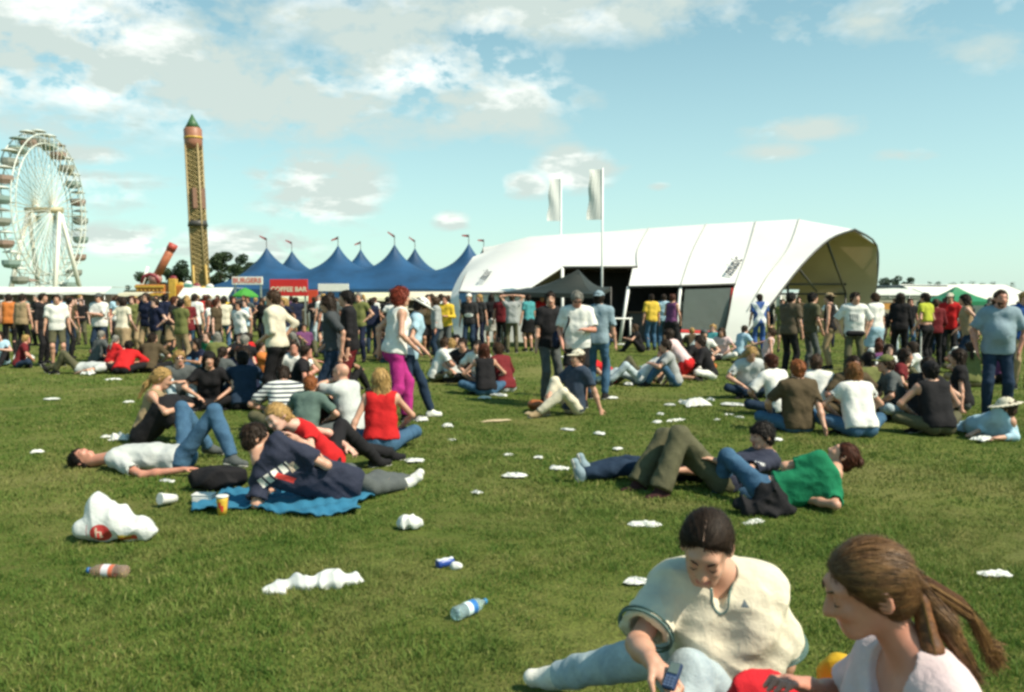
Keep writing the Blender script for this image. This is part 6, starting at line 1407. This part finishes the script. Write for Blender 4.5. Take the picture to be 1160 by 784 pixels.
bottle(533, 697, .24, .036, R(52), 'clear blue labelled water bottle lying on the grass', (.62, .80, .82), label2('blue_label', (.60, .72, .76), (.03, .15, .42), -.01), (.02, .20, .42))
bottle(122, 655, .25, .038, R(172), 'red and orange labelled drinks bottle with blue cap', (.72, .50, .40), label2('red_label', (.55, .14, .07), (.62, .60, .62), .0), (.02, .12, .35))
# drink cups
def cup(g, lab, printed, lie=False, rz=0):
    e = empty('paper_cup', g, lab, 'cup', 'paper cups beside the blanket')
    if lie: e.rotation_euler = (R(80), 0, rz); e.location.z += .045
    MB().tube([(0, 0, 0), (0, 0, .05), (0, 0, .11), (0, 0, .135)], [.031, .036, .042, .044], 20).build('cup_wall', mat('cup_yellow', (.66, .42, .05), .5) if printed else PAPER, e)
    MB().tube([(0, 0, .133), (0, 0, .142), (0, 0, .147)], [.047, .047, .040], 20).build('lid', PAPER, e)
    if printed:
        RP = mat('cup_red', (.60, .05, .03), .5); mbx = MB()
        for a0 in (0, 2.1, 4.2):
            for z0, z1, da in ((.03, .075, .35), (.055, .10, -.1)):
                mbx.quad_grid([[((.032+.10*z)*1.03*math.cos(a0+da+k*.13-1.9), (.032+.10*z)*1.03*math.sin(a0+da+k*.13-1.9), z) for k in range(5)] for z in (z0, z1)])
        mbx.build('cup_print', RP, e)
    return e
cup(G(252, 583), 'standing paper cup printed red and yellow by the blue blanket', True)
cup(G(199, 571), 'plain white paper cup tipped over on the grass', False, True, R(-30))
e = empty('food_box', G(231, 570), 'small white food box behind the printed paper cup', 'box'); MB().box((0, 0, .035), (.16, .10, .06)).build('box_tray', PAPER, e, bevel=.01); MB().box((.0, .0, .072), (.165, .105, .012)).build('box_lid', PAPER, e, bevel=.004)
e = empty('drink_can', G(504, 643), 'crushed blue and white drinks can on open grass', 'can'); e.rotation_euler = (0, R(90), R(35)); e.location.z += .03
MB().tube([(0, 0, z) for z in (-.055, -.05, -.02, .0, .03, .05, .055)], [.022, .030, .026, .031, .025, .030, .022], 16, cap=True).build('can_wall', label2('can_blue', (.60, .62, .64), (.02, .06, .28), 0), e)
blob(G(517, 646), [((0, 0, .025), (.035, .03, .028))], 'small white paper ball touching the crushed can', 'litter', 'paper_ball', PAPER, 'paper', .006, 90, .004, group='litter scattered on the grass')
LT = [(730, 597, .24, .13, .03, 'folded white paper just behind the cream shirted woman'), (722, 663, .17, .07, .03, 'thin white scrap at the shoulder of the cream shirted woman'), (854, 594, .22, .10, .02, 'white napkin under the dark jacket of the woman in green'),
 (1126, 654, .20, .09, .03, 'lone white scrap beyond the ponytail'), (583, 541, .24, .13, .03, 'creased white sheet in the middle of the open grass'), (470, 524, .20, .12, .03, 'white scrap past the feet of the man in navy'), (190, 547, .17, .07, .02, 'thin white scrap beside the arm of the lying man'),
 (59, 453, .26, .14, .02, 'flat pale paper alone at the far grass edge'), (146, 457, .18, .12, .03, 'pale scrap below the brown top'), (787, 461, .42, .30, .13, 'open white carrier bag flattened on the grass'), (832, 460, .46, .16, .04, 'long white torn sheet before the cross legged man'),
 (634, 533, .20, .10, .03, 'white scrap near the upturned grey shoe'), (679, 493, .16, .10, .03, 'single scrap in front of the cream capped man'), (562, 478, .46, .10, .02, 'long tan cardboard strip on the grass'), (507, 485, .14, .10, .05, 'yellowish paper cup crushed past the white shoe'), (643, 488, .20, .09, .02, 'pale flat scrap before the lounging man'),
 (766, 478, .34, .14, .03, 'white and red printed wrapper on the grass'), (745, 480, .14, .11, .03, 'grey white scrap beside the red printed wrapper'), (825, 471, .18, .09, .02, 'small flat scrap behind the printed wrapper'), (812, 477, .10, .08, .02, 'tiny scrap next to the flat scrap'), (772, 457, .10, .08, .05, 'small crumpled ball beside the open carrier bag'),
 (805, 455, .13, .08, .05, 'small white ball in front of the man in grey'), (857, 463, .2, .10, .03, 'scrap at the knees of the cross legged man'), (838, 474, .14, .08, .02, 'yellowish scrap in front of the ginger haired man'), (759, 460, .18, .09, .03, 'narrow scrap on the camera side of the red skirt'), (748, 471, .12, .09, .03, 'little scrap between two wrappers'),
 (565, 449, .36, .12, .04, 'white food tray by the maroon top'), (549, 452, .22, .12, .04, 'white paper by the black waistcoat'), (535, 441, .16, .12, .05, 'white cup lid amid the seated circle'), (512, 500, .10, .08, .02, 'tiny scrap on bare grass beneath the seated circle'), (576, 517, .10, .07, .02, 'tiny white fleck on bare grass'),
 (478, 478, .16, .12, .06, 'white crumpled cup by the white shoe'), (136, 500, .22, .16, .08, 'white food carton behind the lying man'), (120, 497, .12, .08, .03, 'small scrap next to the white food carton'), (27, 408, .55, .34, .16, 'pale paper bag by the far seated people'), (100, 425, .3, .2, .1, 'whitish rolled cloth under the person lying flat'),
 (128, 431, .34, .14, .03, 'flat white sheet before the red jumper'), (42, 514, .14, .09, .03, 'tiny white scrap at the head of the lying man'), (1113, 500, .26, .16, .05, 'white red edged box beside the sun hat'), (645, 405, .5, .2, .04, 'white papers before the black canopy'), (622, 402, .3, .2, .05, 'white scrap beneath the shaded crowd'),
 (704, 391, .3, .2, .05, 'white scrap beside the barrier rail'), (727, 396, .22, .14, .05, 'white cup near the yellow shirt'), (712, 437, .2, .14, .06, 'white cup by the hand of the red shirt'), (694, 452, .22, .12, .03, 'scrap in front of the raised dark knees'), (600, 470, .16, .1, .03, 'faint scrap on the grass past the cardboard strip'), (655, 453, .28, .12, .03, 'white paper beside the cream capped man'),
 (610, 520, .1, .07, .02, 'tiny fleck near the creased middle sheet'), (880, 500, .16, .1, .03, 'white scrap behind the dark haired reclining man'), (700, 510, .12, .08, .02, 'pale fleck over the raised khaki knees'), (540, 560, .09, .06, .02, 'minute fleck among the middle grass'), (398, 658, .09, .07, .02, 'tiny white scrap at the end of the twisted sheet')]
for i, (px, py, w, d, h_, lab) in enumerate(LT):
    crumple(px, py, w*.85, d*.85, h_*1.25, lab, CARD if 'cardboard' in lab else PAPER, 'paper_scrap', random.uniform(-.7, .7), i, 8)
blob(G(607, 464), [((0, 0, .07), (.12, .09, .08)), ((.10, 0, .05), (.07, .07, .05))], 'orange brown bag beside the man in cream cap', 'bag', 'small_bag', mat('tan_leather', (.32, .10, .03), .5), 'bag_body', .01, 40, .01)
blob(G(722, 420), [((0, 0, .05), (.2, .12, .06))], 'turquoise cloth bundle on the grass behind the pale jeans', 'bundle', 'cloth_bundle', mat('turq', (.08, .30, .34), .7), 'cloth', .015, 30, .015)
